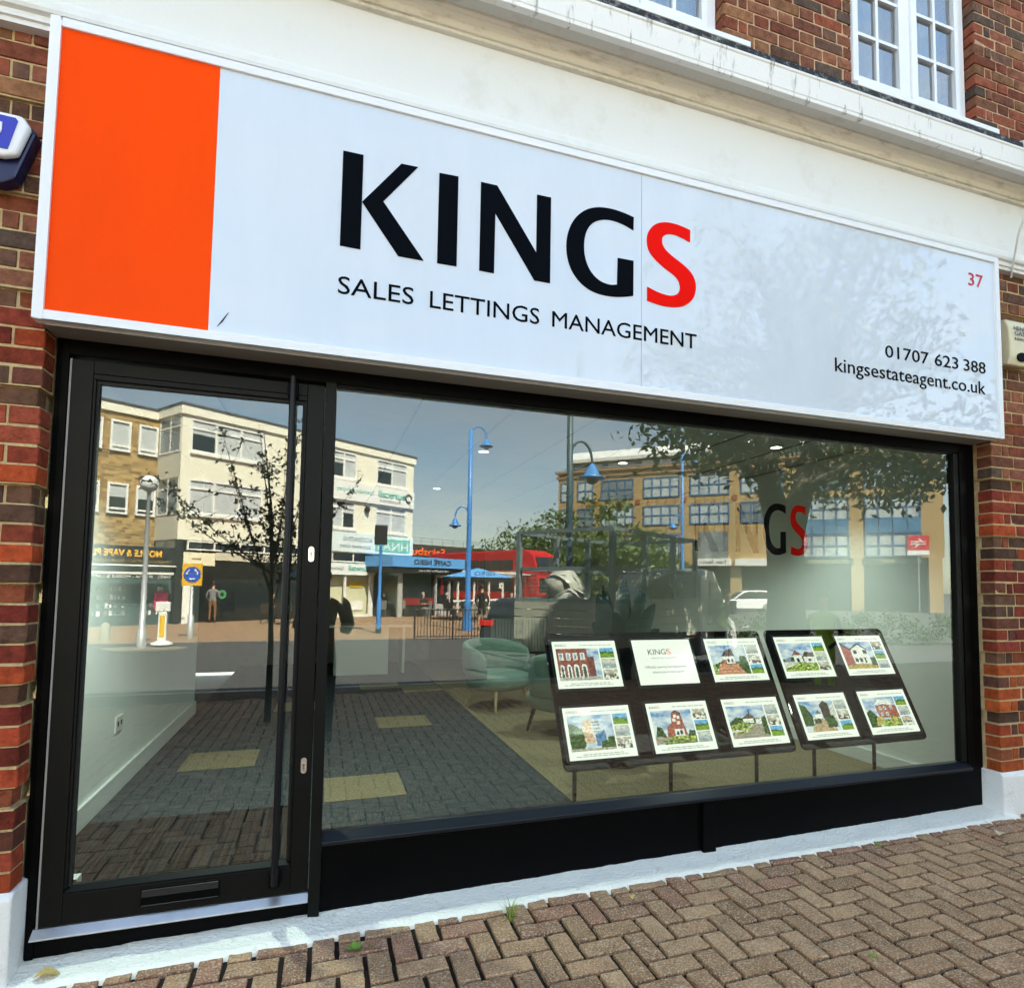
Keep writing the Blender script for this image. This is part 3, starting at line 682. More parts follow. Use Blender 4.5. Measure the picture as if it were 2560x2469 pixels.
MB().box(RX0+.02, RY0, RZ-.04, -.03, 1.272, RZ+.004).build('entrance_mat', M_mat, fl_)
for (x, y) in ((-.96, 2.26), (.056, 1.262), (.556, 3.28), (1.04, 5.3), (.52, 5.66), (-.45, 4.4)):
    MB().box(x, y, RZ-.03, x+.517, y+.52, RZ+.003).build('carpet_tile', M_ctan, fl_)
MB().box(-1.0, .1, RZ, -.915, .16, RZ+.16).build('wall_nib', M_skirt, fl_)
wl = MB().box(RX0-.1, RY0+.02, RZ-.1, RX0, 4.55, CZ+.1).build('wall_left', M_wall); tag(wl, 'white inner side wall seen through the glass door', kind='structure')
MB().box(RX0, RY0+.02, RZ, RX0+.018, 4.55, RZ+.13).build('skirting', M_skirt, wl, False, bevel=.003)
sk = MB().box(RX0, 1.77, .50, RX0+.009, 1.92, .60).build('socket', mat('white_socket', (.8, .8, .78), .35), wl, False, bevel=.003)
MB().box(RX0+.0095, 1.80, .54, RX0+.013, 1.815, .57).box(RX0+.0095, 1.87, .54, RX0+.013, 1.885, .57).build('switch', M_ink, sk)
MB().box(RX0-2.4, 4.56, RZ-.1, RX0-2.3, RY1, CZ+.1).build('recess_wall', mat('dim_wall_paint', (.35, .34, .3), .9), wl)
wr = MB().box(RX1, RY0+.02, RZ-.1, RX1+.1, RY1, CZ+.1).build('wall_right', M_wall); tag(wr, 'white inner side wall seen through the display window', kind='structure')
MB().box(RX1-.018, RY0+.02, RZ, RX1, RY1, RZ+.105).build('skirting', M_skirt, wr, False, bevel=.003)
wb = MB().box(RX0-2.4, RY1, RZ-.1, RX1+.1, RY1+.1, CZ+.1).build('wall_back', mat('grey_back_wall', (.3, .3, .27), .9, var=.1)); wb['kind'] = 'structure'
MB().box(1.9, RY1-.05, RZ, 2.9, RY1-.001, 2.15).build('door_leaf', mat('dark_wood_door', (.08, .05, .03), .5), wb)
ce = MB()
ce.box(RX0-2.4, RY0, CZ, RX1+.1, RY1, CZ+.05); ceil_ = ce.build('ceiling', mat('ceiling_tile', (.45, .45, .43), .9, var=.04)); tag(ceil_, 'suspended ceiling inside the shop', kind='structure')
gr = MB()
for k in range(-2, 8): gr.box(-.05+k*.6-.005, RY0, CZ-.008, -.05+k*.6+.005, RY1, CZ-.0005)
gr.build('ceiling_grid', mat('ceiling_grid_bar', (.2, .2, .2), .6), ceil_)
M_lamp = mat('lit_downlight', (1, 1, 1), .5, emit=(1, .97, .9), estr=2.6)
for i, (x, y, lb) in enumerate(((1.25, 4.4, 'lit ceiling downlight deep inside above the tan carpet edge'), (1.27, 2.17, 'lit ceiling downlight above the walkway near the mullion'), (2.59, 2.16, 'lit ceiling downlight above the potted plant'), (3.44, 1.1, 'lit ceiling downlight nearest the white inner wall'), (-.5, .58, 'unseen ceiling downlight added to brighten the wall inside the glass door'))):  # last one is unseen, added to brighten the left wall by the door
    t = thing('downlight', (x, y, CZ-.01), 0, lb, 'light', 'ceiling downlights in the shop')
    MB().lathe([(.045, CZ-.012), (.05, CZ-.014), (.058, CZ-.012), (.058, CZ-.001), (.045, CZ-.001)], x, y, 20).build('trim_ring', M_white, t, True)
    MB().lathe([(.0, CZ-.011), (.034, CZ-.011)], x, y, 20).build('lens', M_lamp, t, True)
    ld = bpy.data.lights.new('downlight_beam', 'SPOT'); ld.energy = (8, 5, 12, 11, 28)[i]; ld.spot_size = math.radians((140, 120, 136, 112, 120)[i]); ld.spot_blend = .75; ld.shadow_soft_size = .045; ld.color = (.86, .97, 1)
    lo = bpy.data.objects.new('downlight_beam', ld); col.objects.link(lo); lo.parent = t; lo.location = (0, 0, -.02)

# window display stands: tilted black panels with backlit property sheets
M_panel = mat('black_gloss_acrylic', (.006, .007, .009), .04, spec=.6)
M_pocket = mat('clear_acrylic_edge', (.05, .06, .066), .08, spec=.7)
def print_mat():
    mt = mat('backlit_print', (0.02, .02, .02), .2, vcol='ink', spec=.5)
    t, b = tree_of(mt); at = [n for n in t.nodes if n.type == 'ATTRIBUTE'][0]
    for l in list(b.inputs['Base Color'].links): t.links.remove(l)
    b.inputs['Base Color'].default_value = (.02, .02, .02, 1)
    tcn = t.nodes.new('ShaderNodeTexCoord'); n1 = t.nodes.new('ShaderNodeTexNoise'); n1.inputs['Scale'].default_value = 60; n1.inputs['Detail'].default_value = 4
    mr = t.nodes.new('ShaderNodeMapRange'); mr.inputs['From Min'].default_value = .3; mr.inputs['From Max'].default_value = .7; mr.inputs['To Min'].default_value = .75; mr.inputs['To Max'].default_value = 1.25
    # only the coloured areas carry photographic mottling: plain paper stays even
    sep = t.nodes.new('ShaderNodeSeparateColor'); sep.mode = 'HSV'; sat = t.nodes.new('ShaderNodeMath'); sat.operation = 'MULTIPLY'; sat.inputs[1].default_value = 1.6; sat.use_clamp = True
    mixv = t.nodes.new('ShaderNodeMix'); mixv.inputs['A'].default_value = 1.0
    mm = t.nodes.new('ShaderNodeMixRGB'); mm.blend_type = 'MULTIPLY'; mm.inputs['Fac'].default_value = 1
    L_ = t.links.new
    L_(tcn.outputs['Object'], n1.inputs['Vector']); L_(n1.outputs['Fac'], mr.inputs['Value'])
    L_(at.outputs['Color'], sep.inputs['Color']); L_(sep.outputs[1], sat.inputs[0]); L_(sat.outputs[0], mixv.inputs['Factor']); L_(mr.outputs['Result'], mixv.inputs['B'])
    L_(at.outputs['Color'], mm.inputs['Color1']); L_(mixv.outputs['Result'], mm.inputs['Color2']); L_(mm.outputs['Color'], b.inputs['Emission Color'])
    b.inputs['Emission Strength'].default_value = .15
    return mt
M_print = print_mat()
M_prink = mat('printed_grey_text', (.02, .02, .02), .3, emit=(.02, .02, .025), estr=.1)
M_prred = mat('printed_red_text', (.2, .02, .02), .3, emit=(.8, .1, .1), estr=.15)
def H(h): return lin(h)
SKY, SKY2, GRASS, HEDGE, DRIVE, BRK, WHT, DK, TAN, ROOF = map(H, ('#5fb4ea', '#bfe2f6', '#9ac23e', '#3f6b2b', '#a39683', '#b5543a', '#f4f2ee', '#32363a', '#c9a574', '#5c4a44'))
def photo_polys(kind):
    P = []; R_ = lambda c, x0, y0, x1, y1: P.append((c, [(x0, y0), (x1, y0), (x1, y1), (x0, y1)])); G = lambda c, *p: P.append((c, list(p)))
    R_(SKY, 0, 0, 1, 1); G(SKY2, (0, .5), (.4, .62), (1, .5), (1, .75), (.5, .82), (0, .7))
    if kind == 'arches':
        G(H('#a8564a'), (0, 0), (.72, 0), (.72, 1), (0, 1)); R_(H('#8a4a40'), .72, 0, .86, .72); R_(H('#b9b4ab'), 0, 0, 1, .12)
        for x in (.04, .2, .36, .54):
            s = .75+.5*x; G(WHT, (x, .1), (x+.13*s, .1), (x+.13*s, .42), (x+.1*s, .5), (x+.03*s, .5), (x, .42)); G(H('#56685e'), (x+.03, .1), (x+.1*s, .1), (x+.1*s, .4), (x+.065*s, .45), (x+.03, .4))
        for x in (.05, .22, .38, .55): R_(WHT, x, .64, x+.1, .86); R_(H('#8fb0c4'), x+.02, .66, x+.08, .84)
    elif kind == 'house_drive':
        G(HEDGE, (0, .3), (.3, .46), (1, .4), (1, .2), (0, .2)); G(ROOF, (.3, .62), (.42, .8), (.62, .88), (.66, .6)); R_(WHT, .32, .36, .64, .62); R_(BRK, .3, .36, .4, .5); R_(DK, .44, .4, .5, .52); R_(DK, .54, .42, .6, .52)
        G(H('#d98a5c'), (.05, 0), (.9, 0), (.8, .33), (.2, .36)); G(HEDGE, (.72, .3), (.8, .62), (.95, .62), (1, .3), (1, 0), (.88, 0)); R_(GRASS, 0, 0, .1, .34)
    elif kind == 'bungalows':
        G(HEDGE, (0, .42), (.5, .55), (1, .45), (1, .35), (0, .35)); G(H('#8f5a48'), (.3, .55), (.45, .76), (.62, .55)); R_(WHT, .34, .3, .6, .56); G(ROOF, (.62, .5), (.72, .68), (.98, .66), (1, .48)); R_(WHT, .64, .3, 1, .5); R_(H('#7d8fae'), .06, .2, .24, .46); R_(DK, .42, .32, .5, .46); R_(DK, .76, .34, .86, .44)
        G(GRASS, (0, 0), (1, 0), (1, .26), (.5, .32), (.3, .2), (0, .1)); G(H('#d9d2c6'), (0, .1), (.3, .2), (.45, .33), (0, .33))
    elif kind == 'white_gable':
        G(H('#b04a34'), (0, .1), (0, .9), (.3, .7), (.3, .12)); G(H('#3a3f46'), (0, .9), (.3, .66), (.33, .7), (0, .98)); G(WHT, (.28, .16), (.28, .74), (.56, .92), (.8, .7), (.82, .2)); G(H('#2f3338'), (.26, .74), (.56, .95), (.84, .7), (.8, .68), (.56, .89), (.28, .7))
        for x in (.34, .66): R_(DK, x, .54, x+.12, .68)
        for x in (.33, .46): R_(DK, x, .24, x+.1, .38)
        R_(DK, .62, .2, .68, .4); G(H('#c7a94e'), (0, 0), (1, 0), (1, .12), (.5, .2), (.2, .16), (0, .12)); G(HEDGE, (.82, .12), (1, .12), (1, .42), (.82, .4))
    elif kind == 'flats':
        G(HEDGE, (0, 0), (.3, 0), (.4, .4), (.3, .62), (.12, .75), (0, .8)); G(H('#e3b48e'), (.34, .2), (.3, .78), (.5, .9), (.6, .2)); G(H('#d8dbe0'), (.55, .15), (.5, .9), (.68, .86), (.76, .15)); G(H('#4a86c2'), (.58, .12), (.58, .46), (.8, .56), (.82, .12))
        for k in range(4): R_(H('#8093a6'), .54, .5+k*.09, .7, .54+k*.09)
        G(HEDGE, (.66, 0), (.7, .24), (.84, .28), (.9, .0)); G(HEDGE, (.86, 0), (.84, .34), (1, .38), (1, 0)); R_(H('#b8aea0'), 0, 0, 1, .07)
    elif kind == 'tall_gable':
        G(BRK, (.3, .2), (.34, .52), (.46, .6), (.5, .92), (.6, 1), (.72, .92), (.8, .2)); G(ROOF, (.5, .88), (.6, 1), (.74, .9), (.72, .84), (.6, .94))
        for x, y in ((.54, .78), (.62, .72), (.5, .66), (.6, .56)): R_(WHT, x, y, x+.07, y+.09)
        R_(WHT, .5, .2, .74, .44); R_(DK, .54, .24, .59, .36); R_(DK, .63, .26, .69, .38); G(HEDGE, (.02, .2), (.1, .55), (.2, .5), (.28, .2)); G(GRASS, (.2, .1), (1, .1), (1, .24), (.3, .22)); G(DRIVE, (0, 0), (.5, .1), (.3, .2), (0, .24)); R_(H('#7d9a3a'), .2, 0, 1, .12); G(HEDGE, (.8, .2), (.86, .38), (1, .36), (1, .2))
    elif kind == 'hedge_house':
        G(HEDGE, (0, .48), (.2, .66), (.4, .6), (1, .6), (1, .44), (0, .36)); G(H('#6b5a4e'), (.36, .62), (.56, .76), (.68, .66), (.7, .58), (.36, .5)); R_(WHT, .38, .46, .66, .6); R_(WHT, .7, .42, .94, .58); R_(H('#3f4a52'), .56, .74, .6, .88)
        G(H('#8fae3a'), (0, .26), (0, .42), (.34, .5), (.62, .46), (.4, .26)); G(H('#b7c95a'), (.05, .2), (.42, .26), (.6, .42), (.66, .4), (.4, .14), (0, .14)); G(DRIVE, (0, 0), (1, 0), (.86, .4), (.64, .4), (.4, .16), (0, .16)); G(HEDGE, (.86, .1), (.86, .6), (1, .66), (1, .05))
    elif kind == 'gravel_drive':
        G(HEDGE, (0, .2), (0, .9), (.16, .86), (.3, .5), (.26, .2)); G(H('#6f7f96'), (.36, .54), (.48, .72), (.58, .54)); R_(WHT, .36, .4, .58, .56); G(H('#4d4438'), (.6, .4), (.58, .86), (.72, 1), (.84, .92), (.86, .4)); G(H('#d9d6cf'), (.8, .3), (.86, .8), (1, .9), (1, .3)); G(TAN, (.14, 0), (.9, 0), (.72, .34), (.5, .42), (.3, .3)); G(HEDGE, (.66, .12), (.62, .44), (.9, .5), (.96, .12)); R_(H('#54604a'), .3, .26, .5, .42)
    elif kind == 'brick_semis':
        G(H('#b76a5a'), (.36, .3), (.34, .72), (.84, .8), (.88, .3)); G(WHT, (.3, .72), (.5, .94), (.78, .86), (.9, .76), (.84, .7), (.5, .8)); G(BRK, (.72, .3), (.72, .72), (.98, .7), (1, .3))
        for x, y in ((.44, .56), (.58, .56), (.78, .56), (.44, .36), (.6, .36)): R_(WHT, x, y, x+.08, y+.12); R_(H('#7890a0'), x+.015, y+.02, x+.065, y+.1)
        G(HEDGE, (0, 0), (0, .5), (.14, .6), (.3, .34), (.3, 0)); G(H('#c9b53c'), (.18, .04), (.26, .32), (.42, .36), (.5, .1)); R_(GRASS, .4, .0, 1, .24); G(H('#aebf4a'), (.62, .1), (.7, .34), (.92, .3), (1, .1))
    return P
THUMB = [(H('#c9c4bb'), H('#8d8a86'), H('#f0eeea')), (H('#b9b0a2'), H('#5e5750'), H('#e8e6e2')), (H('#d6d2ca'), H('#97a0a6'), H('#b8c2c8'))]
def poster(stand, T, u0, v0, w, h, kind, seed):
    """one lit sheet in its clear pocket; u along X, v up the tilted panel, n out of the panel (T maps them)"""
    r = random.Random(seed); b = .018
    pk = MB(); pk.M = T
    def rr(x0, y0, x1, y1, rad=.012, n=4):
        o = []
        for (cx, cy_, a0) in ((x1-rad, y1-rad, 0), (x0+rad, y1-rad, 90), (x0+rad, y0+rad, 180), (x1-rad, y0+rad, 270)):
            for i in range(n+1): a = math.radians(a0+90*i/n); o.append((cx+rad*math.cos(a), cy_+rad*math.sin(a)))
        return o
    pk.prism(rr(u0-b, v0-b, u0+w+b, v0+h+b), .0012, .0045, 0, 'xy')
    pocket = pk.build('pocket', M_pocket, stand, True, bevel=.0012, seg=1)
    pg = MB(); pg.M = T; lay_ = [0]
    def poly(c, pts, x0=u0, y0=v0, sx=w, sy=h):
        lay_[0] += 1; z = .0046+.0000022*lay_[0]
        pts = [(x0+max(0, min(1, p[0]))*sx, y0+max(0, min(1, p[1]))*sy, z) for p in pts]
        a = sum(pts[i][0]*pts[(i+1) % len(pts)][1]-pts[(i+1) % len(pts)][0]*pts[i][1] for i in range(len(pts)))
        pg.add(pts if a > 0 else pts[::-1], [tuple(range(len(pts)))], 0, False, c)
    poly((1.0, 1.0, 1.0), [(0, 0), (1, 0), (1, 1), (0, 1)])
    if kind != 'notice':
        mx0, my0, mw, mh = u0+.045*w, v0+.16*h, .66*w, .68*h
        pp = photo_polys(kind)
        def inside(p, q):
            k_ = False; n_ = len(q)
            for i in range(n_):
                (xa, ya), (xb, yb) = q[i], q[i-1]
                if (ya > p[1]) != (yb > p[1]) and p[0] < (xb-xa)*(p[1]-ya)/(yb-ya)+xa: k_ = not k_
            return k_
        so = Vector((seed*7.3, seed*3.1, 0))
        def fbm(x, y, s_): return noise.fractal(Vector((x*s_, y*s_, 0))+so, 1.0, 2.0, 4)
        NX, NY = 64, 44; zc = .00462
        for jy in range(NY):
            for ix in range(NX):
                x, y = (ix+.5)/NX, (jy+.5)/NY; jx_ = .018*noise.noise(Vector((x*26, y*26, 1))+so); jy_ = .018*noise.noise(Vector((x*26, y*26, 5))+so)
                top_ = 0; cc = pp[0][0]; g_ = False
                for i_, (c, q) in enumerate(pp):
                    grn = c[1] > c[0]*1.05 and c[1] > c[2]*1.3
                    if inside((x+jx_, y+jy_) if grn else (x+jx_*.25, y+jy_*.25), q): cc = c; top_ = i_; g_ = grn
                if top_ < 2:
                    k_ = max(0, min(1, .5+.9*fbm(x, y*1.8, 3.2)+.5*(1-y))); s0 = H('#3f93dc'); cc = tuple(s0[i]*(1-k_*.75)+.92*k_*.75 for i in range(3))
                elif g_:
                    f_ = max(.12, .8+1.5*fbm(x, y, 17)); w_ = .5+.5*fbm(x, y, 6); cc = (cc[0]*f_*(.8+.8*w_), cc[1]*f_, cc[2]*f_*.8)
                else:
                    f_ = max(.35, 1+.75*fbm(x, y, 21)+.25*fbm(x, y, 5)); cc = tuple(v*f_ for v in cc)
                gx0, gy0 = mx0+mw*ix/NX, my0+mh*jy/NY
                pg.add([(gx0, gy0, zc), (gx0+mw/NX, gy0, zc), (gx0+mw/NX, gy0+mh/NY, zc), (gx0, gy0+mh/NY, zc)], [(0, 1, 2, 3)], 0, False, (lambda g_: tuple(min(1, max(0, g_+(v-g_)*.72)) for v in cc))(sum(cc)/3))
        for k in range(3):
            tx, ty, tw, th = u0+.725*w, v0+(.16+.2333*k)*h, .225*w, .214*h
            a_, b_, c_ = THUMB[(k+seed) % 3]; so2 = Vector((seed*3.7+k*11, k*5.0, 2)); outd = (seed+k) % 3 == 0
            for jy in range(14):
                for ix in range(20):
                    x, y = (ix+.5)/20, (jy+.5)/14; n1_ = noise.fractal(Vector((x*3, y*3, 0))+so2, 1, 2, 3); n2_ = noise.fractal(Vector((x*9, y*9, 0))+so2, 1, 2, 3)
                    if outd: cc = H('#6fb2e0') if y > .62+.2*n1_ else (H('#7fa03c') if y < .4+.2*n1_ else H('#55703a'))
                    else: cc = c_ if n1_ > .12 else (b_ if y < .45+.3*n2_ else a_)
                    f_ = max(.3, 1+.8*n2_); gx0, gy0 = tx+tw*ix/20, ty+th*jy/14
                    pg.add([(gx0, gy0, .00462), (gx0+tw/20, gy0, .00462), (gx0+tw/20, gy0+th/14, .00462), (gx0, gy0+th/14, .00462)], [(0, 1, 2, 3)], 0, False, tuple(min(1, v*f_) for v in cc))
        for (x0, x1, y) in ((.42, .94, .9), (.2, .8, .085), (.1, .86, .05)):
            xx = x0
            while xx < x1-.02:
                ln = r.uniform(.03, .09); poly((.45, .45, .46), [(xx, y), (min(xx+ln, x1), y), (min(xx+ln, x1), y+.018), (xx, y+.018)]); xx += ln+.014
    page = pg.build('property_sheet' if kind != 'notice' else 'notice_sheet', M_print, stand, True, vcol='ink')
    def ptext(s, x, y, tw, th, mtl):
        me = text_mesh(s, tw, th, 0, 0, 'print'); me.materials.append(mtl); me.transform(T @ Matrix.Translation((u0+x*w, v0+y*h, .0056 + (.0 if kind == 'notice' else .0022))))
        put('print', me, page, False)
    if kind == 'notice':
        ptext('KING', .24, .66, .3*w, .13*h, M_prink); ptext('S', .55, .66, .08*w, .13*h, M_prred); ptext('SALES LETTINGS MANAGEMENT', .27, .57, .46*w, .028*h, M_prink)
        ptext('Officially opening 2nd September', .14, .36, .7*w, .055*h, M_prink); ptext('please pop in and say Hi', .25, .25, .52*w, .055*h, M_prink)
    else:
        ptext('KING', .045, .885, .13*w, .052*h, M_prink); ptext('S', .182, .885, .032*w, .052*h, M_prred)
# the panel plane: foot at (y .12, z .505), head at (y .485, z 1.207)
pb, pt = Vector((0, .12, .505)), Vector((0, .485, 1.207)); pv = (pt-pb); PH = pv.length; pv.normalize(); pn = Vector((1, 0, 0)).cross(pv)
if pn.y > 0: pn = -pn
def stand(x0, x1, sheets, rods, label, zoff=0.0):
    st = thing('display_stand', ((x0+x1)/2, .3, RZ), 0, label, 'display stand', 'tilted display stands in the window')
    T = Matrix(((1, pv.x, pn.x, x0), (0, pv.y, pn.y, pb.y), (0, pv.z, pn.z, pb.z+zoff), (0, 0, 0, 1)))
    bmm = MB(); bmm.M = T; W = x1-x0; o = []; rad = .035
    for (cx, cy_, a0) in ((W-rad, PH-rad, 0), (rad, PH-rad, 90), (rad, rad, 180), (W-rad, rad, 270)):
        for i in range(7): a = math.radians(a0+15*i); o.append((cx+rad*math.cos(a), cy_+rad*math.sin(a)))
    bmm.prism(o, -.02, 0, 0, 'xy'); bmm.build('back_panel', M_panel, st, True, bevel=.004)
    for x in rods:
        MB().tube([(x, .132, RZ+.03), (x, .132, .515)], .0115, 12).build('rod', mat('dark_chrome_rod', (.12, .12, .12), .2, metal=.8), st, True)
    MB().box(x0+.03, .09, RZ, x1-.05, .15, RZ+.035).build('base_bar', M_black, st, True, bevel=.004)
    for (u, v, w, h, kind, sd_) in sheets: poster(st, T, u, v, w, h, kind, sd_)
    return st
sw, sh = .408, .286
c1 = [.036, .556, 1.072]; c2 = [.052, .569]; rowT, rowB = .45, .053
s1 = [(c1[0], rowT, sw, sh, 'arches', 1), (c1[1], rowT, sw, sh, 'notice', 2), (c1[2], rowT, sw, sh, 'house_drive', 3), (c1[0], rowB, sw, sh, 'flats', 4), (c1[1], rowB, sw, sh, 'tall_gable', 5), (c1[2], rowB, sw, sh, 'hedge_house', 6)]
s2 = [(c2[0], rowT, sw, sh, 'bungalows', 7), (c2[1], rowT, sw, sh, 'white_gable', 8), (c2[0], rowB, sw, sh, 'gravel_drive', 9), (c2[1], rowB, sw, sh, 'brick_semis', 10)]
stand(1.245, 2.763, s1, (1.304, 1.889, 2.469), 'wide tilted black display stand with six lit property sheets behind the window')
stand(2.808, 3.829, s2, (2.896, 3.373), 'narrower tilted black display stand with four lit property sheets beside the white wall', .003)
# mint armchairs, desk and plant
M_mint = mat('mint_velvet', (.22, .33, .27), .8, var=.1, vscale=8, bump=.15, bscale=300)
M_beech = mat('pale_beech_leg', (.55, .42, .24), .45, var=.15, vscale=20)
M_walnut = mat('dark_walnut_leg', (.04, .022, .012), .4)
def armchair(x, y, rz, legm, label, tall=False):
    t = thing('armchair', (x, y, RZ), rz, label, 'armchair', 'mint armchairs in the shop')
    # seat: squashed superellipse drum
    n = 40; mb = MB(); rings = []
    for (k, z) in ((.0, .215), (.78, .215), (.93, .235), (1.0, .29), (1.0, .34), (.96, .375), (.8, .398), (.45, .41), (0, .412)):
        rings.append([(.36*k*math.copysign(abs(math.cos(a))**.75, math.cos(a)), .33*k*math.copysign(abs(math.sin(a))**.75, math.sin(a)), z) for a in [2*math.pi*i/n for i in range(n)]])
    mb.add([p for r_ in rings for p in r_], [(i*n+j, i*n+(j+1) % n, (i+1)*n+(j+1) % n, (i+1)*n+j) for i in range(len(rings)-1) for j in range(n)], 0, True); mb.build('seat', M_mint, t)
    # curved back: thick shell bent round the rear (+Y side)
    top = .76 if not tall else .8; mb = MB(); n = 26; sec = 12; vs = []
    for i in range(n+1):
        a = math.radians(-28 + 236*i/n); edge = max(0.0, math.sin(math.pi*i/n))**.35
        h0 = .36; h1 = h0+(top-h0)*(.45+.55*edge) if not tall else h0-.1+(top-h0+.1)*(.7+.3*edge)
        for j in range(sec):
            w = 2*math.pi*j/sec; rr_ = .37+.055*math.copysign(abs(math.cos(w))**.7, math.cos(w))*max(.25, edge); zz = (h0+h1)/2+(h1-h0)/2*math.copysign(abs(math.sin(w))**.6, math.sin(w))
            rr_ += .05*(zz-.4)
            vs.append((rr_*math.cos(a), rr_*.95*math.sin(a), zz))
    mb.add(vs, [(i*sec+j, i*sec+(j+1) % sec, (i+1)*sec+(j+1) % sec, (i+1)*sec+j) for i in range(n) for j in range(sec)], 0, True)
    mb.add(vs[:sec], [tuple(range(sec))], 0, True); mb.add(vs[-sec:], [tuple(range(sec-1, -1, -1))], 0, True)
    mb.build('backrest', M_mint, t)
    for sx in (-1, 1):
        for sy in (-1, 1): MB().tube([(.22*sx, .2*sy, .23), (.27*sx, .25*sy, 0)], [.024, .012], 12).build('leg', legm, t)
    return t
armchair(1.95, 4.05, math.radians(28), M_beech, 'mint tub armchair with pale wooden legs on the tan carpet')
armchair(2.26, 2.72, math.radians(-150), M_walnut, 'mint armchair with dark legs half hidden by the display stand', True)
desk = thing('desk', (.55, 7.3, RZ), 0, 'pale grey reception desk at the back of the shop', 'desk')
MB().box(.12, 7.0, .82, 1.35, 7.7, .86).build('desk_top', mat('pale_desk_laminate', (.55, .58, .54), .5), desk, True, bevel=.004)
MB().box(.2, 7.05, RZ, 1.0, 7.09, .82).build('modesty_panel', MATS['pale_desk_laminate'], desk, True)
MB().box(.2, 7.1, RZ, .24, 7.6, .82).box(1.22, 7.1, RZ, 1.26, 7.6, .82).build('desk_leg', MATS['pale_desk_laminate'], desk, True)
rad = thing('radiator', (2.9, RY1-.15, RZ), 0, 'white panel radiator on the back wall of the shop', 'radiator')
rm = MB()
for k in range(18): rm.box(3.05+k*.06, RY1-.14, .25, 3.09+k*.06, RY1-.09, .85)
rm.box(3.03, RY1-.09, .23, 4.13, RY1-.06, .87); rm.build('panel', M_skirt, rad, True)

plant = thing('potted_plant', (2.27, 1.5, RZ), 0, 'dark green broad-leaved plant standing behind the display stands', 'plant')
M_leafd = mat('dark_waxy_leaf', (.012, .05, .03), .3, var=.25, vscale=6, spec=.6)
MB().lathe([(0, RZ), (.13, RZ), (.17, RZ+.3), (.16, RZ+.3), (.15, RZ+.26), (0, RZ+.26)], 2.27, 1.5, 24).build('pot', mat('charcoal_pot', (.03, .03, .03), .5), plant, True)
def blade(base, tip, width, droop, side):
    mb = MB(); base, tip = Vector(base), Vector(tip); n = 12; d = tip-base; s_ = d.cross(Vector(side)).normalized(); up = s_.cross(d).normalized()
    prev = None
    for i in range(n+1):
        t_ = i/n; p = base+d*t_+Vector((0, 0, droop*math.sin(math.pi*t_)))
        w = width*(max(0.0, math.sin(math.pi*min(1, .06+.94*t_)))**.7)*(1 if t_ > .03 else .3) if i < n else 0.001
        ring = [p-s_*w+up*w*.22, p, p+s_*w+up*w*.22]
        if prev: mb.add(prev+ring, [(0, 1, 4, 3), (1, 2, 5, 4)], 0, True)
        prev = ring
    return mb
bz = RZ+.26
for (tip, w, dr_, sd_) in (((2.27, 1.48, 1.57), .075, .0, (0, 1, .1)), ((2.03, 1.45, 1.44), .06, .12, (.2, 1, .3)), ((2.02, 1.42, 1.34), .065, .14, (.1, 1, .4)), ((1.97, 1.4, 1.22), .06, .16, (0, 1, .5)), ((2.40, 1.46, 1.48), .05, .06, (0, 1, .2)), ((2.47, 1.5, 1.46), .06, .08, (-.2, 1, .3)), ((2.53, 1.45, 1.36), .075, .1, (-.2, 1, .4)), ((2.2, 1.75, 1.5), .07, .05, (1, .3, .2)), ((2.35, 1.7, 1.4), .07, .1, (1, -.2, .3)), ((2.6, 1.5, 1.15), .07, .12, (-.1, 1, .5)), ((2.15, 1.4, 1.3), .07, .05, (.1, 1, .2)), ((2.33, 1.4, 1.3), .07, .04, (-.1, 1, .2)), ((2.0, 1.5, 1.08), .06, .14, (0, 1, .4))):
    stem0 = Vector((2.27+rnd.uniform(-.03, .03), 1.5+rnd.uniform(-.03, .03), bz)); tp = Vector(tip); mid = stem0.lerp(tp, .5)+Vector((0, 0, .08))
    bl = blade(mid, tp, w, dr_*.6, sd_).build('leaf', M_leafd, plant, True)
    MB().tube([stem0, stem0.lerp(mid, .6)+Vector((0, 0, .03)), mid], [.009, .007, .005], 8).build('stalk', M_leafd, bl, False)

# ------------------------------------------------------------------ alarm boxes on the piers
al = thing('alarm_box', (4.4, -.15, 3.0), 0, 'cream alarm box with grey lettering on the right brick pier', 'alarm box')
M_cream = mat('aged_cream_plastic', (.72, .66, .45), .45, var=.05, vscale=6)
ax0, ax1, az0, az1 = 4.275, 4.50, 3.0, 3.325
bx = MB(); prof = [(-.107, az0+.012), (-.175, az0), (-.193, az0+.05), (-.197, az0+.14), (-.19, az0+.25), (-.168, az1-.012), (-.107, az1)]
bx.prism(prof, ax0, ax1, 0, 'yz'); bx.build('cover', M_cream, al, True, bevel=.012, seg=3)
for (s, z, w, h) in (('HENRY', 3.236, .15, .026), ('GATES', 3.198, .155, .03), ('& SON LTD', 3.165, .13, .018)):
    o = text(s, (ax0+.035, -.2005+.3*max(0, z-3.2)*.4, z), mat('grey_print', (.12, .13, .15), .5), w, h, None, False, 'lettering', .01, .002); o.parent = al; o.matrix_parent_inverse = world_of(al).inverted()
MB().prism([(4.385+.052*math.cos(a), 3.055+.03*math.sin(a)) for a in [2*math.pi*k/28 for k in range(28)]], -.2, -.19).build('lens', M_ink, al, True)
al2 = thing('alarm_box', (-1.25, -.15, 3.0), 0, 'blue and white alarm box on the left brick pier cut by the frame', 'alarm box')
M_navy = mat('navy_plastic', (.006, .008, .06), .3); M_blue = mat('royal_blue_face', (.03, .035, .45), .25)
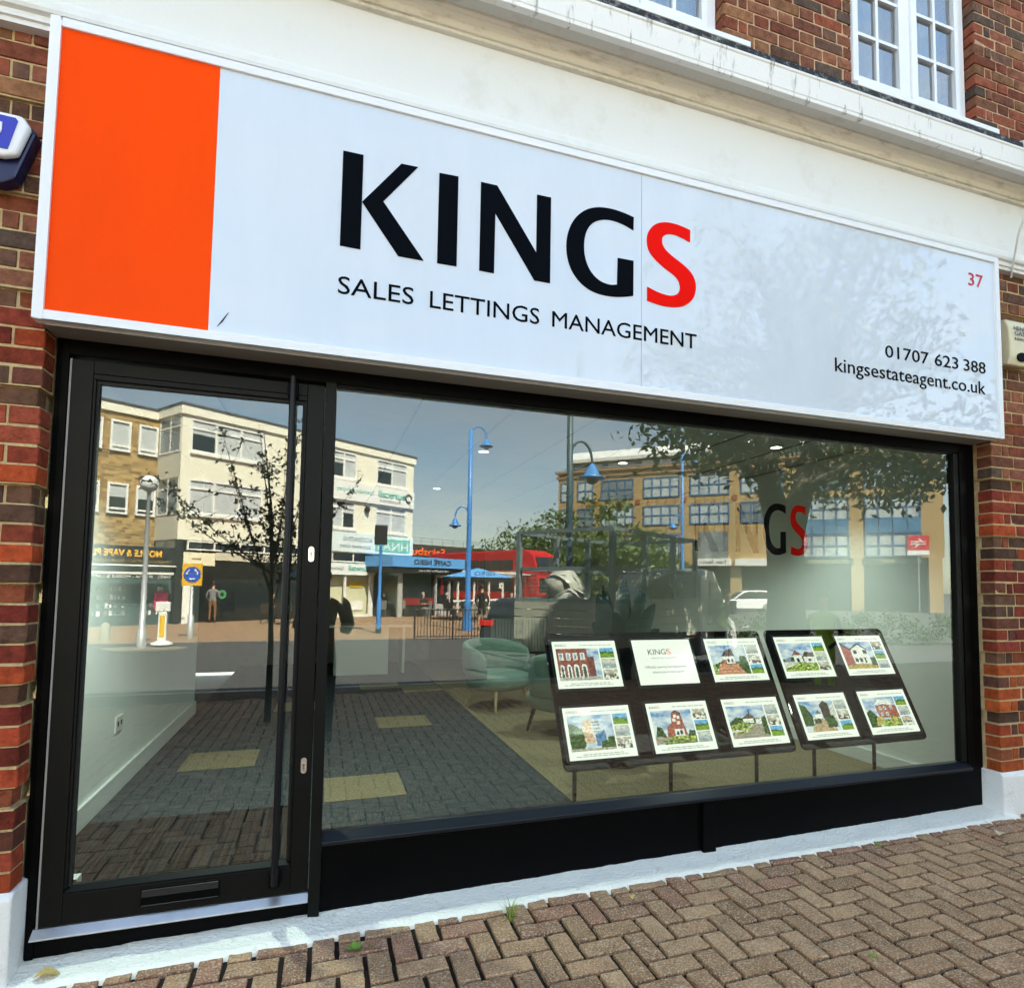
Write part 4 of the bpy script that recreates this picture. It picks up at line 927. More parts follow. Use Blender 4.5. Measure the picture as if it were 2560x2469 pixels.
hexo = [(-1.43, 3.27), (-1.143, 3.262), (-1.112, 3.222), (-1.17, 3.03), (-1.215, 3.0), (-1.36, 3.0), (-1.405, 3.03), (-1.46, 3.222)]
MB().prism(hexo[::-1], -.17, -.107).build('back_box', M_navy, al2, True, bevel=.01)
hx = [(-1.42, 3.272), (-1.147, 3.264), (-1.12, 3.225), (-1.157, 3.105), (-1.20, 3.09), (-1.37, 3.09), (-1.413, 3.105), (-1.45, 3.225)]
MB().prism(hx[::-1], -.205, -.171).build('cover', M_white, al2, True, bevel=.014, seg=3)
fx = [(-1.40, 3.252), (-1.165, 3.246), (-1.158, 3.236), (-1.185, 3.118), (-1.385, 3.118), (-1.412, 3.236)]
MB().prism(fx[::-1], -.2085, -.2055).build('face_plate', M_blue, al2, True)
for (s, x, z, w, h) in (('U', -1.245, 3.17, .04, .05), ('e', -1.245, 3.14, .026, .034)):
    o = text(s, (x, -.2088, z), M_white, w, h, None, False, 'lettering', .02, .002); o.parent = al2; o.matrix_parent_inverse = world_of(al2).inverted()
# ------------------------------------------------------------------ across the street (seen mirrored in the glass)
GF = -.25
M_asph = mat('asphalt', (.06, .06, .062), .9, var=.2, vscale=8, bump=.4, bscale=120)
M_farpave = mat('buff_pavers', (.27, .17, .1), .9, var=.25, vscale=5, bump=.3, bscale=40)
M_kerb = mat('granite_kerb', (.42, .4, .36), .85, var=.2, vscale=12)
M_line = mat('road_paint', (.75, .74, .7), .7, var=.15, vscale=30)
gm = MB().quad((-400, -400, GF-.12), (400, -400, GF-.12), (400, -6.62, GF-.12), (-400, -6.62, GF-.12)).quad((-400, -6.62, GF-.12), (400, -6.62, GF-.12), (400, 300, GF-.12), (-400, 300, GF-.12))
o = gm.build('ground', M_asph); tag(o, 'open ground around the street', kind='structure')
rd = sheet('road', -60, 60, -17.3, -6.6, lambda x, y: -.11+(GF+.13)*min(1, (-6.6-y)/4), 30, 12, M_asph); tag(rd, 'asphalt road in front of the shop', kind='structure')
kb = MB(); kb.box(-60, -6.62, -.3, 60, -6.48, .0); o = kb.build('kerb', M_kerb); tag(o, 'granite kerb of the near pavement', kind='structure')
kb = MB(); kb.box(-60, -17.5, -.4, 60, -17.3, GF+.01); o = kb.build('far_kerb', M_kerb); tag(o, 'granite kerb across the street', kind='structure')
# far pavement stops at the side road towards the station
fp = MB().add([mir(-70, 17.5, GF), mir(9.5, 17.5, GF), mir(12.5, 24, GF), mir(14.5, 40, GF), mir(10, 60, GF), mir(-70, 60, GF)], [(5, 4, 3, 2, 1, 0)])
o = fp.build('far_pavement', M_farpave); tag(o, 'buff paved square across the street', kind='structure')
lm = MB()
for (x0, y0, x1, y1, w) in ((-9, 11.6, -3.3, 13.6, .12), (-2.9, 13.7, .8, 12.4, .12), (1.2, 12.3, 3.6, 11.9, .12), (3, 16.6, 9, 15.6, .1), (-2, 16.9, 3, 16.7, .1)):
    a, b = Vector(mir(x0, y0, GF+.006)), Vector(mir(x1, y1, GF+.006)); d = (b-a).normalized(); s_ = Vector((-d.y, d.x, 0))*w/2
    lm.quad(a-s_, b-s_, b+s_, a+s_)
for k in range(9):
    a = Vector(mir(10+k*2.2, 15+k*1.8, GF-.10)); lm.quad(a, a+Vector((1.0, -.8, 0)), a+Vector((1.08, -.7, 0)), a+Vector((.08, .1, 0)))
o = lm.build('road_marking', M_line, rd)
isl = MB(); pts = [mir(-5.05+.95*math.cos(a), 15.45+.5*math.sin(a)) for a in [2*math.pi*k/20 for k in range(20)]]
isl.prism([(p[0]+.85, p[1]) for p in pts], GF-.1, GF+.05, 0, 'xy'); o = isl.build('traffic_island', mat('island_kerb', (.2, .18, .14), .9, var=.2, vscale=8)); tag(o, 'low kerbed traffic island in the road', kind='structure')

M_cream_w = mat('cream_render', (.82, .79, .64), .8, var=.05, vscale=1.2)
M_shade_pipe = mat('shaded_render_pipe_grey', (.62, .6, .5), .85, var=.06, vscale=2)  # cream render greyed to stand for shade; downpipes use the same grey
M_whw = mat('white_fascia_board', (.82, .82, .78), .6)
M_ybrick = bpy.data.materials.new('buff_brick_wall'); M_ybrick.use_nodes = True
t, b = tree_of(M_ybrick); b.inputs['Roughness'].default_value = .9
tcn = t.nodes.new('ShaderNodeTexCoord'); mpn = t.nodes.new('ShaderNodeMapping'); mpn.inputs['Rotation'].default_value = (math.pi/2, 0, 0)
bt = t.nodes.new('ShaderNodeTexBrick'); bt.inputs['Scale'].default_value = 2.0; bt.inputs['Color1'].default_value = (.5, .33, .12, 1); bt.inputs['Color2'].default_value = (.2, .11, .035, 1); bt.inputs['Mortar'].default_value = (.4, .33, .2, 1); bt.inputs['Mortar Size'].default_value = .012
t.links.new(tcn.outputs['Object'], mpn.inputs['Vector']); t.links.new(mpn.outputs['Vector'], bt.inputs['Vector']); t.links.new(bt.outputs['Color'], b.inputs['Base Color'])
M_wing = mat('grey_window_glass', (.16, .18, .19), .08, spec=.8, var=.5, vscale=.8)
M_blind = mat('pale_blind', (.5, .53, .53), .6, var=.1, vscale=2)
M_dkglass = mat('dark_shop_glass', (.015, .02, .022), .05, spec=.7)
M_teal = mat('teal_shop_glass', (.05, .09, .095), .1, spec=.7, var=.3, vscale=3)
M_dark = mat('near_black_paint', (.012, .012, .014), .5)
M_rooflead = mat('dark_roof_edge', (.06, .06, .06), .7)
def windowset(root, s0, s1, z0, z1, y, cols, mtl=M_blind, fw=.07, transom=None, frame=M_whw, dk=()):
    w = MB().box(s0, y, z0, s1, y+.09, z0+fw).box(s0, y, z1-fw, s1, y+.09, z1).box(s0, y, z0+fw, s0+fw, y+.09, z1-fw).box(s1-fw, y, z0+fw, s1, y+.09, z1-fw)
    for k in range(1, cols): x = s0+(s1-s0)*k/cols; w.box(x-fw/2, y+.001, z0+fw, x+fw/2, y+.085, z1-fw)
    if transom: w.box(s0+fw, y+.002, transom-fw/2, s1-fw, y+.08, transom+fw/2)
    o = w.build('window', frame, root)
    for k in range(cols):
        a, b = s0+(s1-s0)*k/cols+fw/2, s0+(s1-s0)*(k+1)/cols-fw/2
        MB().box(a, y-.05, z0+fw/2, b, y+.03, z1-fw/2).build('pane', M_dkglass if k in dk else mtl, o)
        if k in dk: MB().box(a, y-.04, z0+(z1-z0)*.55, b, y+.034, z1-fw/2).build('blind', M_blind, o)
    return o
# --- cream and brick parade
A = frame_of(-5.43, 26.6, 54, 'shop_parade', label='three-storey cream and buff brick shop parade mirrored in the door glass', cat='building')
MB().box(-.36, -9, 3.25, 12.7, -.06, 8.5).box(-.36, -.06, 8.4, 12.7, 0, 8.5).box(-.36, -.06, 3.25, -.02, 0, 8.4).box(-.02, -.06, 5.86, 12.7, 0, 6.98).box(-.02, -.06, 3.25, 12.7, 0, 4.36).box(3.32, -.06, 4.36, 7.0, 0, 5.86).box(3.32, -.06, 6.98, 7.0, 0, 8.4).box(8.6, -.06, 4.36, 9.95, 0, 5.86).box(8.6, -.06, 6.98, 9.95, 0, 8.4).box(12.2, -.06, 4.36, 12.7, 0, 5.86).box(12.2, -.06, 6.98, 12.7, 0, 8.4).build('cream_wall', M_cream_w, A)
MB().box(-.366, -2.0, 3.25, -.361, -.001, 8.5).build('return_wall', M_shade_pipe, A)  # shade on this side of the cream block is put into its colour
MB().box(-.45, -9, 8.5, 12.8, .1, 8.86).box(-16, -9, 8.45, -.46, -1.9, 8.8).build('roof_fascia', mat('cream_fascia', (.82, .79, .66), .7), A)
MB().box(-.47, -9, 8.86, 12.83, .13, 8.96).box(-16, -9, 8.8, -.48, -1.87, 8.9).build('roof_edge', M_rooflead, A)
MB().box(-16, -9, 2.8, -.37, -2.0, 8.45).build('brick_wall', M_ybrick, A)
for z0, z1, dk in ((6.84, 8.12, ()), (4.25, 5.53, (0,))):
    for s in (-9.8, -7.5, -5.6, -4.4, -3.3, -2.26, -1.2): windowset(A, s, s+.76, z0, z1, -1.99, 1, M_blind, .08, z0+.22, dk=dk)
for z0, z1 in ((6.98, 8.4), (4.36, 5.86)):
    windowset(A, -.02, 3.32, z0, z1, -.08, 3, M_blind, .09, z1-.4, dk=(0,) if z0 > 6 else ())
    windowset(A, 7.0, 8.6, z0, z1, -.08, 2, M_blind, .09, z1-.4, dk=(1,) if z0 < 6 else (0,))
    windowset(A, 9.95, 12.2, z0, z1, -.08, 2, M_blind, .09, z1-.4, dk=(0,) if z0 > 6 else ())
rw = MB()
for z0, z1 in ((6.98, 8.4), (4.36, 5.86), (2.85, 3.2)):
    for k in range(2): rw.box(-.375, -1.85+.9*k, z0, -.368, -1.05+.9*k, z1)
rw.build('side_windows', M_wing, A)['kind'] = 'stuff'
windowset(A, .04, 7.0, 2.82, 3.22, -.05, 6, M_dkglass, .06); windowset(A, 7.2, 12.6, 2.6, 3.15, -.05, 4, M_dkglass, .06)
MB().box(-.36, -9, GF-.1, 12.7, -1.2, 3.24).box(-.36, -1.19, GF-.1, -.1, 0, 3.24).box(6.6, -1.19, GF-.1, 7.1, .0, 3.24).box(9.95, -1.19, GF, 10.1, .02, 2.6).build('ground_floor', M_dark, A)
MB().box(-.05, .0, GF, .28, .05, 2.15).build('white_pier', M_whw, A)
for s in (4.4, 6.3): MB().tube([(s, .06, 3.3), (s, .06, 8.45)], .05, 8).build('downpipe', M_shade_pipe, A)
MB().box(-.02, .0, 4.26, 3.4, .1, 4.33).box(-.02, .0, 6.88, 3.4, .1, 6.95).box(6.95, .0, 6.88, 8.7, .1, 6.95).box(9.9, .0, 6.88, 12.3, .1, 6.95).box(6.95, .0, 4.26, 8.7, .1, 4.33).box(9.9, .0, 4.26, 12.3, .1, 4.33).build('window_ledge', M_whw, A)
MB().ball((9.3, .12, 5.5), .16, 10).build('alarm_dome', M_dark, A)
for (s, z) in ((-.37, 6.98), (-.37, 4.36)): MB().box(-.39, -1.9, z, -.376, -1.82, z+1.45).box(-.39, -1.0, z, -.376, -.92, z+1.45).box(-.39, -.12, z, -.376, -.04, z+1.45).box(-.39, -1.82, z+1.0, -.377, -.12, z+1.06).box(-.39, -1.9, z-.06, -.376, -.04, z).build('side_window_frame', M_whw, A)
# shop one: black fascia, teal window
MB().box(-16, -2.3, 2.13, -.4, .05, 2.86).build('shop_fascia', M_dark, A)
MB().box(-16, .05, 2.08, -.4, .12, 2.13).box(-16, .1, 1.76, -.7, .6, 1.84).build('canopy_edge', M_whw, A)
MB().box(-16, -.3, GF, -.4, -.22, 2.1).build('shop_window', M_teal, A)
st_ = MB()
for s in [-3.6+.14*k for k in range(22)]:
    if -2.2 < s < -1.5: continue
    for zz in (.15, .45, .78, 1.1):
        if rnd.random() < .8: st_.box(s, -.22, zz, s+rnd.uniform(.05, .12), -.2, zz+rnd.uniform(.06, .2), rnd.randrange(3))
st_.build('shelf_goods', [M_whw, M_blind, mat('grey_goods', (.2, .22, .24), .5)], A)['kind'] = 'stuff'
MB().box(-1.05, -.19, .35, -.52, -.15, 1.05).build('pink_poster', mat('magenta_poster', (.65, .02, .16), .5), A)
M_gold = mat('amber_letters', (.85, .45, .03), .5, emit=(.9, .45, .03), estr=.15)
text('MOBILE & VAPE PLANET', (-.95, .055, 2.45), M_gold, 3.2, .26, A, True, bold=.03)
text('MOBILE & LAPTOP TECH REPAIR SPECIALIST', (-.6, .055, 2.22), mat('dim_gold', (.4, .25, .05), .5), 2.9, .11, A, True)
text('VAPES - SHISHA - MOBILE & LAPTOP', (-.8, .605, 1.62), M_whw, 3.0, .11, A, True)
# shop two: cream board and dark cafe front
MB().box(-.1, .02, 2.17, 1.22, .08, 2.72).build('cream_sign_board', mat('cream_board', (.85, .78, .55), .6), A)
MB().box(.25, .085, 2.42, .62, .09, 2.48).lathe([(0, 0), (.1, 0)], 0, 0, 16).build('key_emblem', mat('olive_emblem', (.25, .22, .1), .6), A)
MB().box(1.24, .02, 2.42, 7.0, .07, 2.76).build('fascia_band', mat('stone_band', (.6, .55, .42), .7), A)
text('FINANCE', (4.4, .075, 2.5), M_dark, 1.6, .2, A, True)
MB().box(.3, -.6, GF, 7.0, -.5, 2.4).build('cafe_window', M_dkglass, A)
MB().lathe([(0.08, 0), (.2, 0)], 0, 0, 20).build('roundel', mat('green_roundel', (.08, .3, .12), .5), A).matrix_basis = Matrix.Translation((1.9, -.48, .95)) @ Matrix.Rotation(-math.pi/2, 4, 'X')
# recruitment and accountancy boards
M_tealt = mat('teal_letters', (.03, .42, .32), .5)
M_gryt = mat('grey_letters', (.12, .13, .13), .5)
MB().box(7.05, .02, 5.86, 12.66, .14, 6.84).build('sign_board', M_whw, A)
text('eurecall', (12.0, .145, 6.28), M_tealt, 2.0, .42, A, True, bold=.02); text('Recruitment', (11.6, .145, 6.0), M_gryt, 1.5, .2, A, True); text('Specialist Services', (9.7, .145, 6.32), M_tealt, 2.4, .24, A, True)
MB().tube([(12.2+.22*math.cos(a), .15, 6.42+.22*math.sin(a)) for a in [i*.35 for i in range(16)]], .06, 6).build('swirl_emblem', M_gryt, A)
MB().box(7.05, .02, 3.15, 12.66, .12, 4.17).build('sign_board', mat('pale_blue_board', (.72, .82, .82), .5), A)
MB().box(9.9, .121, 3.28, 12.4, .14, 4.0).build('green_plate', mat('sage_plate', (.2, .5, .38), .5), A)
text('HNAS', (12.25, .142, 3.36), M_whw, 2.2, .5, A, True); text('ACCOUNTING', (9.7, .125, 3.72), M_gryt, 1.9, .24, A, True); text('020 8449 0569', (9.6, .125, 3.36), M_gryt, 2.0, .16, A, True)
MB().box(7.05, .02, 1.95, 10.0, .1, 2.55).build('sign_board', mat('white_lit_board', (.82, .86, .84), .4), A)
text('eurecall', (9.6, .105, 2.18), M_tealt, 1.4, .28, A, True, bold=.02); text('Specialist', (7.9, .105, 2.2), M_gryt, .8, .16, A, True)
M_wfr = M_whw
MB().box(7.1, -.1, GF, 10.0, .0, GF+.12).box(9.7, -.1, GF, 9.95, 0.01, 1.95).box(8.05, -.1, GF, 8.15, 0.01, 1.95).box(7.1, -.1, GF, 7.2, .01, 1.95).build('shop_frame', M_wfr, A)
MB().box(7.1, -.4, GF, 9.95, -.35, 1.94).build('shop_back', mat('lit_pale_interior', (.62, .62, .42), .7), A)
MB().box(8.3, -.34, .1, 9.5, -.3, .55).build('notice_board', M_whw, A)
MB().box(8.6, -.34, 1.3, 9.5, -.31, 1.6).build('yellow_notice', mat('amber_notice', (.7, .45, .02), .6), A)
# --- coffee kiosk at the end of the parade
kq = frame_of(-5.43, 26.6, 54, 'coffee_kiosk', label='low coffee kiosk with bright blue fascia at the end of the cream parade', cat='kiosk')
M_nblue = mat('sky_blue_fascia', (.12, .36, .72), .5)
MB().box(9.3, .05, 2.42, 14.9, 2.2, 2.98).build('fascia', M_nblue, kq)
MB().box(9.4, .1, 2.1, 14.8, 2.1, 2.415).build('lower_fascia', M_dark, kq)
MB().box(10.2, .1, GF, 14.6, 1.6, 2.1).build('cabin', M_dkglass, kq)
MB().box(13.0, 1.6, GF, 13.12, 1.72, 2.05).box(14.1, 1.6, GF, 14.22, 1.72, 2.05).box(13.0, 1.6, 1.9, 14.22, 1.71, 2.05).box(13.12, 1.61, GF, 14.1, 1.66, .4).box(10.2, 1.6, GF, 10.5, 1.7, 2.1).build('door_frame', mat('grey_door_frame', (.42, .42, .4), .5), kq)
MB().box(10.6, 1.605, .35, 12.9, 1.64, .75).box(13.5, 1.605, .9, 13.75, 1.63, 1.9).build('red_panel', mat('maroon_panel', (.22, .02, .02), .5), kq)
text('CAFFÈ NERO', (13.7, 2.205, 2.57), M_dark, 2.9, .28, kq, True, bold=.03)
text('THE ITALIAN COFFEE Co', (13.7, 2.105, 2.2), M_whw, 2.4, .13, kq, True)
# --- supermarket behind
sm = frame_of(8.6, 67.3, 60, 'supermarket', label='dark low supermarket with orange lettering behind the bus', cat='building')
MB().box(-6, -20, GF, 22, 0, 6.0).build('wall', mat('brown_cladding', (.06, .045, .035), .7), sm)
rl = MB()
for k in range(15): rl.box(-5.8+k*1.6, -.3, 6.0, -5.74+k*1.6, -.24, 6.8)
rl.box(-6, -.3, 6.74, 17, -.24, 6.8).box(-6, -.3, 6.4, 17, -.26, 6.44); rl.build('roof_railing', mat('steel_railing', (.3, .34, .38), .5), sm)
text("Sainsbury's", (5.6, .05, 4.75), mat('orange_letters', (.85, .12, .02), .5, emit=(.9, .12, .02), estr=.25), 7.2, .9, sm, True, bold=.03)

# --- double-decker bus
M_busred = mat('bus_red', (.5, .012, .014), .25, spec=.6); M_busglass = mat('bus_glass', (.02, .024, .026), .06, spec=.8)
fx_, fy_, rx_, ry_ = 15.2, 41.6, 8.6, 52.6
az_b = math.degrees(math.atan2(fx_-rx_, fy_-ry_))
bus = frame_of(rx_, ry_, az_b, 'double_decker_bus', label='red double-decker bus behind the café tables', cat='bus')
LB = math.hypot(fx_-rx_, fy_-ry_)
side = [(0, .3), (LB-.2, .3), (LB, .8), (LB, 1.9), (LB-.1, 2.3), (LB-.05, 2.5), (LB-.5, 3.9), (LB-1.3, 4.25), (.6, 4.2), (.0, 3.7)]
MB().prism(side, -2.5, 0).build('body', M_busred, bus, bevel=.12)
for s in [.6+1.22*k for k in range(8)]:
    MB().box(s, .0, 2.72, s+1.12, .02, 3.5).build('upper_window', M_busglass, bus)
    if k % 2 == 0 or True: MB().box(s, .0, 1.05, s+1.12, .02, 1.95).build('lower_window', M_busglass, bus)
MB().box(LB-.02, -2.3, 1.0, LB+.03, -.2, 2.1).build('windscreen', M_busglass, bus)
MB().prism([(LB-.02, 2.62), (LB+.02, 2.62), (LB-.32, 3.7), (LB-.42, 3.7)], -2.35, -.15).build('upper_windscreen', M_busglass, bus)
for s in (1.8, LB-2.4): MB().prism([(s+.48*math.cos(a), .25+.48*math.sin(a)) for a in [2*math.pi*k/20 for k in range(20)]], -.3, .03).build('wheel', M_rubber, bus)
MB().box(.3, .005, 2.15, LB-2.2, .03, 2.6).build('advert_panel', mat('advert_white', (.7, .68, .62), .6), bus)
text('breakfast', (LB-3.6, .035, 2.25), mat('advert_grey', (.15, .15, .15), .6), 2.0, .28, bus, True)
# --- bus shelter
shl = frame_of(6.6, 34.4, 44, 'bus_shelter', label='glass bus shelter with white posts in front of the bus', cat='shelter')
sh_ = MB(); sh_.box(0, -.9, 2.3, 12, .5, 2.4)
for k in range(7): sh_.box(k*1.95, -.05, GF, k*1.95+.1, .05, 2.3)
for k in range(6): sh_.box(k*1.95+.1, -.04, .45, k*1.95+1.95, .04, .56)
sh_.build('frame', M_whw, shl)
MB().box(7.2, .06, 1.3, 7.7, .09, 1.95).build('letter_plate', M_whw, shl); text('D', (7.62, .095, 1.42), M_dark, .3, .42, shl, True)

# --- station building
S = frame_of(46.16, 38.3, 134, 'station_building', label='four-storey tan brick station building mirrored in the display window', cat='building')
M_tan = mat('tan_concrete', (.4, .27, .12), .85, var=.14, vscale=.5, stretch=(1, 1, .35))
M_bluef = mat('blue_window_frame', (.05, .14, .3), .4)
M_wlit = mat('curtained_glass', (.42, .47, .47), .15, spec=.7, var=.35, vscale=.7, stretch=(1, 1, .2))
M_spand = mat('blue_spandrel', (.08, .2, .34), .4)
MB().box(-31.3, -14, 4.3, 4.0, -.12, 13.7).build('wall', M_tan, S)
MB().box(-31.5, -14, 13.0, 4.1, .0, 13.25).box(-31.6, -14, 13.55, 4.15, .15, 13.8).build('parapet', mat('brown_parapet', (.3, .17, .08), .85), S)
MB().box(-30.5, -12, 13.75, 2, -2.2, 15.0).build('penthouse', M_dkglass, S)
for k in range(17): MB().box(-30.2+k*1.9, -2.2, 13.85, -29.0+k*1.9, -2.15, 14.8).build('penthouse_window', M_wlit if k % 3 else M_wing, S)
MB().prism([(-1.6, 15.0), (-1.6, 15.35), (-4.0, 16.6), (-8, 17.2), (-12.5, 16.6), (-12.5, 15.0)], -31, 3, 0, 'yz').build('roof', mat('pale_metal_roof', (.6, .62, .6), .5), S)
MB().box(-31, -.6, 14.05, 4, -.55, 14.15).build('balcony_rail', mat('rail_grey', (.2, .22, .24), .5), S)
bays = [(-31.0, -29.5, 1), (-29.05, -27.3, 2), (-26.4, -22.95, 4), (-21.9, -18.2, 4), (-17.2, -13.45, 4), (-12.4, -8.6, 4), (-7.2, -3.2, 4), (-1.95, 2.35, 4)]
for i, (a, b, n) in enumerate(bays):
    for z0, z1 in ((10.5, 12.6), (7.7, 9.7)): windowset(S, a, b, z0, z1, -.14, n, M_wlit if (i+int(z0)) % 4 else M_wing, .1, (z0+z1)/2, M_bluef)
    if i >= 6:
        windowset(S, a, b, 4.4, 6.45, -.14, n, M_wlit, .1, 5.4, M_bluef)
        for k in range(4): MB().box(a+(b-a)*k/4+.03, -.14, 6.47, a+(b-a)*(k+1)/4-.03, -.02, 7.68).build('spandrel_panel', M_spand, S)
    elif i < 4: windowset(S, a, b, 4.6, 6.8, -.14, n, M_wlit, .1, 5.7, M_bluef)
    if a > -27: MB().box(a-.75, -.1, 9.95, a-.35, -.05, 10.4).build('terracotta_vent', mat('terracotta', (.3, .08, .03), .8), S)
    for zt_ in (9.72, 12.62):
        for k in range(n): MB().box(a+(b-a)*(k+.5)/n-.05, -.121, zt_-3.1 if zt_ < 10 else 9.75, a+(b-a)*(k+.5)/n+.05, -.117, 7.65 if zt_ < 10 else 10.45).build('rust_streak', mat('rust_stain', (.2, .1, .04), .9), S)
for a, b in ((-12.7, -8.3), (-7.5, -2.9), (-2.2, 2.7)): MB().box(a, -.5, GF-.1, b, -.4, 3.7).build('shop_window', M_dkglass, S)
MB().box(-31, -14, GF-.1, 4, -3, 4.3).build('ground_floor', mat('dark_concrete', (.06, .055, .05), .8), S)
for s in (-17.5, -12.9, -7.4, -2.6, 3.3): MB().box(s-.5, -.6, GF-.1, s+.5, 0, 4.3).build('pier', M_tan, S)
MB().box(-16.7, -1.5, 3.65, -13.3, .5, 4.3).box(-12.9, -1.5, 3.65, -9.5, .5, 4.3).build('canopy', M_whw, S)
text('Train Station', (-13.6, .51, 3.82), M_dark, 2.6, .34, S, True)
MB().box(-16.4, -.2, 4.35, -13.6, -.1, 6.9).build('entrance_glass', M_wing, S)
MB().box(-7.0, -.1, 3.72, -2.9, .05, 4.25).box(-2.2, -.1, 3.72, 2.6, .05, 4.25).build('shop_fascia', mat('dark_green_fascia', (.015, .03, .02), .5), S)
for s in (-3.3, 2.2): text('HOLLAND & BARRETT', (s, .055, 3.86), mat('pale_gold_letters', (.6, .52, .3), .5), 3.3, .3, S, True)
rs = frame_of(46.16, 38.3, 134, 'station_roundel', label='red station sign with white double arrow near the corner of the tan building', cat='sign')
MB().box(1.2, .6, 4.9, 2.8, .66, 6.1).build('red_plate', mat('rail_red', (.6, .02, .04), .4), rs); MB().box(1.2, .6, 4.5, 2.8, .66, 4.88).build('name_plate', M_whw, rs)
MB().box(1.45, .661, 5.36, 2.55, .68, 5.44).box(1.45, .661, 5.56, 2.55, .68, 5.64).prism([(1.6, 5.4), (1.75, 5.4), (2.1, 5.6), (1.95, 5.6)], .661, .68).prism([(2.2, 5.6), (2.35, 5.6), (2.15, 5.85), (2.0, 5.85)], .661, .68).prism([(1.7, 5.15), (1.85, 5.15), (2.1, 5.4), (1.95, 5.4)], .661, .68).build('double_arrow', M_whw, rs)
MB().box(1.95, .55, GF, 2.05, .6, 4.9).build('post', M_alu, rs)
# ------------------------------------------------------------------ street furniture, vehicles
M_lblue = mat('street_blue_paint', (.05, .22, .55), .4); M_dkbl = mat('shaded_post_paint', (.03, .07, .09), .5)  # second paint is the street blue darkened, with shade put into the colour
M_gal = mat('galvanised_steel', (.45, .47, .48), .5, metal=.4)
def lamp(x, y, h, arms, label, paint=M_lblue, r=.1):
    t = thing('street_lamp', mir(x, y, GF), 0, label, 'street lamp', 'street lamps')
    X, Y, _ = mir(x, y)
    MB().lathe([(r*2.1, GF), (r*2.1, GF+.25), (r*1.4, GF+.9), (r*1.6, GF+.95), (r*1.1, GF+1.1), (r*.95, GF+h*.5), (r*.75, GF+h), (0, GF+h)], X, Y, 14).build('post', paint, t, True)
    for (dx, z, rr_) in arms:
        pts = [(X, Y, GF+z), (X, Y, GF+z+.25)]+[(X+dx*(.5-.5*math.cos(a)), Y, GF+z+.25+.42*math.sin(a)) for a in [math.pi*k/8 for k in range(1, 9)]]
        a_ = MB().tube(pts, .03, 8).build('arm', paint, t, True)
        zc, xc = GF+z+.22, X+dx
        MB().lathe([(.03, zc), (.07, zc-.05), (.2*rr_, zc-.24), (.34*rr_, zc-.3), (.32*rr_, zc-.33), (.0, zc-.3)], xc, Y, 18).build('shade', M_lblue, t, True)
        MB().ball((xc, Y, zc-.33), .17*rr_, 12, 0, 1, 1, .8).build('globe', mat('lamp_globe', (.3, .32, .3), .15, spec=.6), t, True)
    return t
lamp(5.3, 20.86, 7.8, ((.62, 7.3, .8), (-.55, 2.9+1.2, .7)), 'tall blue street lamp with two hanging shades by the café tables')
lamp(4.77, 8.99, 6.5, ((.5, 4.1, .85),), 'near blue street lamp in shade-darkened paint beside the caged truck', M_dkbl, .075)
lamp(19.3, 28.17, 9.6, ((.9, 8.9, 1), (-.6, 5.2, .9)), 'far blue street lamp in front of the tan station building')
# globe lamp and illuminated bollard on the island
X, Y, _ = mir(-4.3, 15.52)
t = thing('globe_lamp', (X, Y, GF), 0, 'grey post with white globe on the traffic island', 'street lamp')
MB().lathe([(.11, GF), (.11, GF+.5), (.075, GF+.52), (.06, GF+2.2), (.045, GF+4.0), (.06, GF+4.02), (.06, GF+4.1)], X, Y, 14).build('post', M_gal, t, True)
MB().ball((X, Y, GF+4.25), .22, 18).build('globe', mat('opal_globe', (.8, .8, .78), .3), t, True)
X, Y, _ = mir(-3.92, 15.9)
t = thing('traffic_bollard', (X, Y, GF), 0, 'white and yellow keep-left bollard on the traffic island', 'bollard')
MB().lathe([(.26, GF+.1), (.26, GF+.14), (.1, GF+.2), (.09, GF+.22)], X, Y, 16).build('base', M_whw, t, True)
MB().box(X-.1, Y-.05, GF+.2, X+.1, Y+.05, GF+.95).box(X-.17, Y-.06, GF+.95, X+.17, Y+.06, GF+1.2).build('shell', M_whw, t, True, bevel=.02)
MB().box(X-.06, Y+.05, GF+.3, X+.06, Y+.06, GF+.85).build('yellow_panel', mat('bollard_yellow', (.8, .5, .02), .4), t, True)
X, Y, _ = mir(-3.81, 19.02)
t = thing('roundabout_sign', (X, Y, GF), 0, 'blue roundabout sign on a yellow backing board', 'sign')
MB().lathe([(.09, GF), (.09, GF+.7), (.05, GF+.72), (.045, GF+2.3)], X, Y, 12).build('post', M_gal, t, True)
MB().box(X-.28, Y+.04, GF+1.62, X+.28, Y+.06, GF+2.3).build('yellow_board', mat('sign_yellow', (.75, .42, .02), .5), t, True)
ds = MB(); ds.prism([(X+.24*math.cos(a), GF+1.96+.24*math.sin(a)) for a in [2*math.pi*k/28 for k in range(28)]], Y+.0605, Y+.07); ds.build('blue_disc', mat('sign_blue', (.02, .08, .5), .4), t, True)
for k in range(3):
    a0 = k*2.094
    MB().tube([(X+.15*math.cos(a0+i*.2), Y+.075, GF+1.96+.15*math.sin(a0+i*.2)) for i in range(7)], [.022]*5+[.04, .004], 6).build('arrow', M_whw, t, True)
X, Y, _ = mir(-5.89, 18.42)
tag(MB().lathe([(.13, GF), (.12, GF+.42), (.09, GF+.5), (0, GF+.53)], X, Y, 14).build('stone_bollard', mat('bollard_stone', (.3, .29, .22), .9)), 'stubby stone bollard on the far pavement', 'bollard')
X, Y, _ = mir(1.92, 20.0)
t = thing('sign_post', (X, Y, GF), 0, 'thin blue post with a black box seen edge on', 'sign post')
MB().lathe([(.1, GF), (.1, GF+.15)], X, Y, 12).build('base', M_dark, t, True)
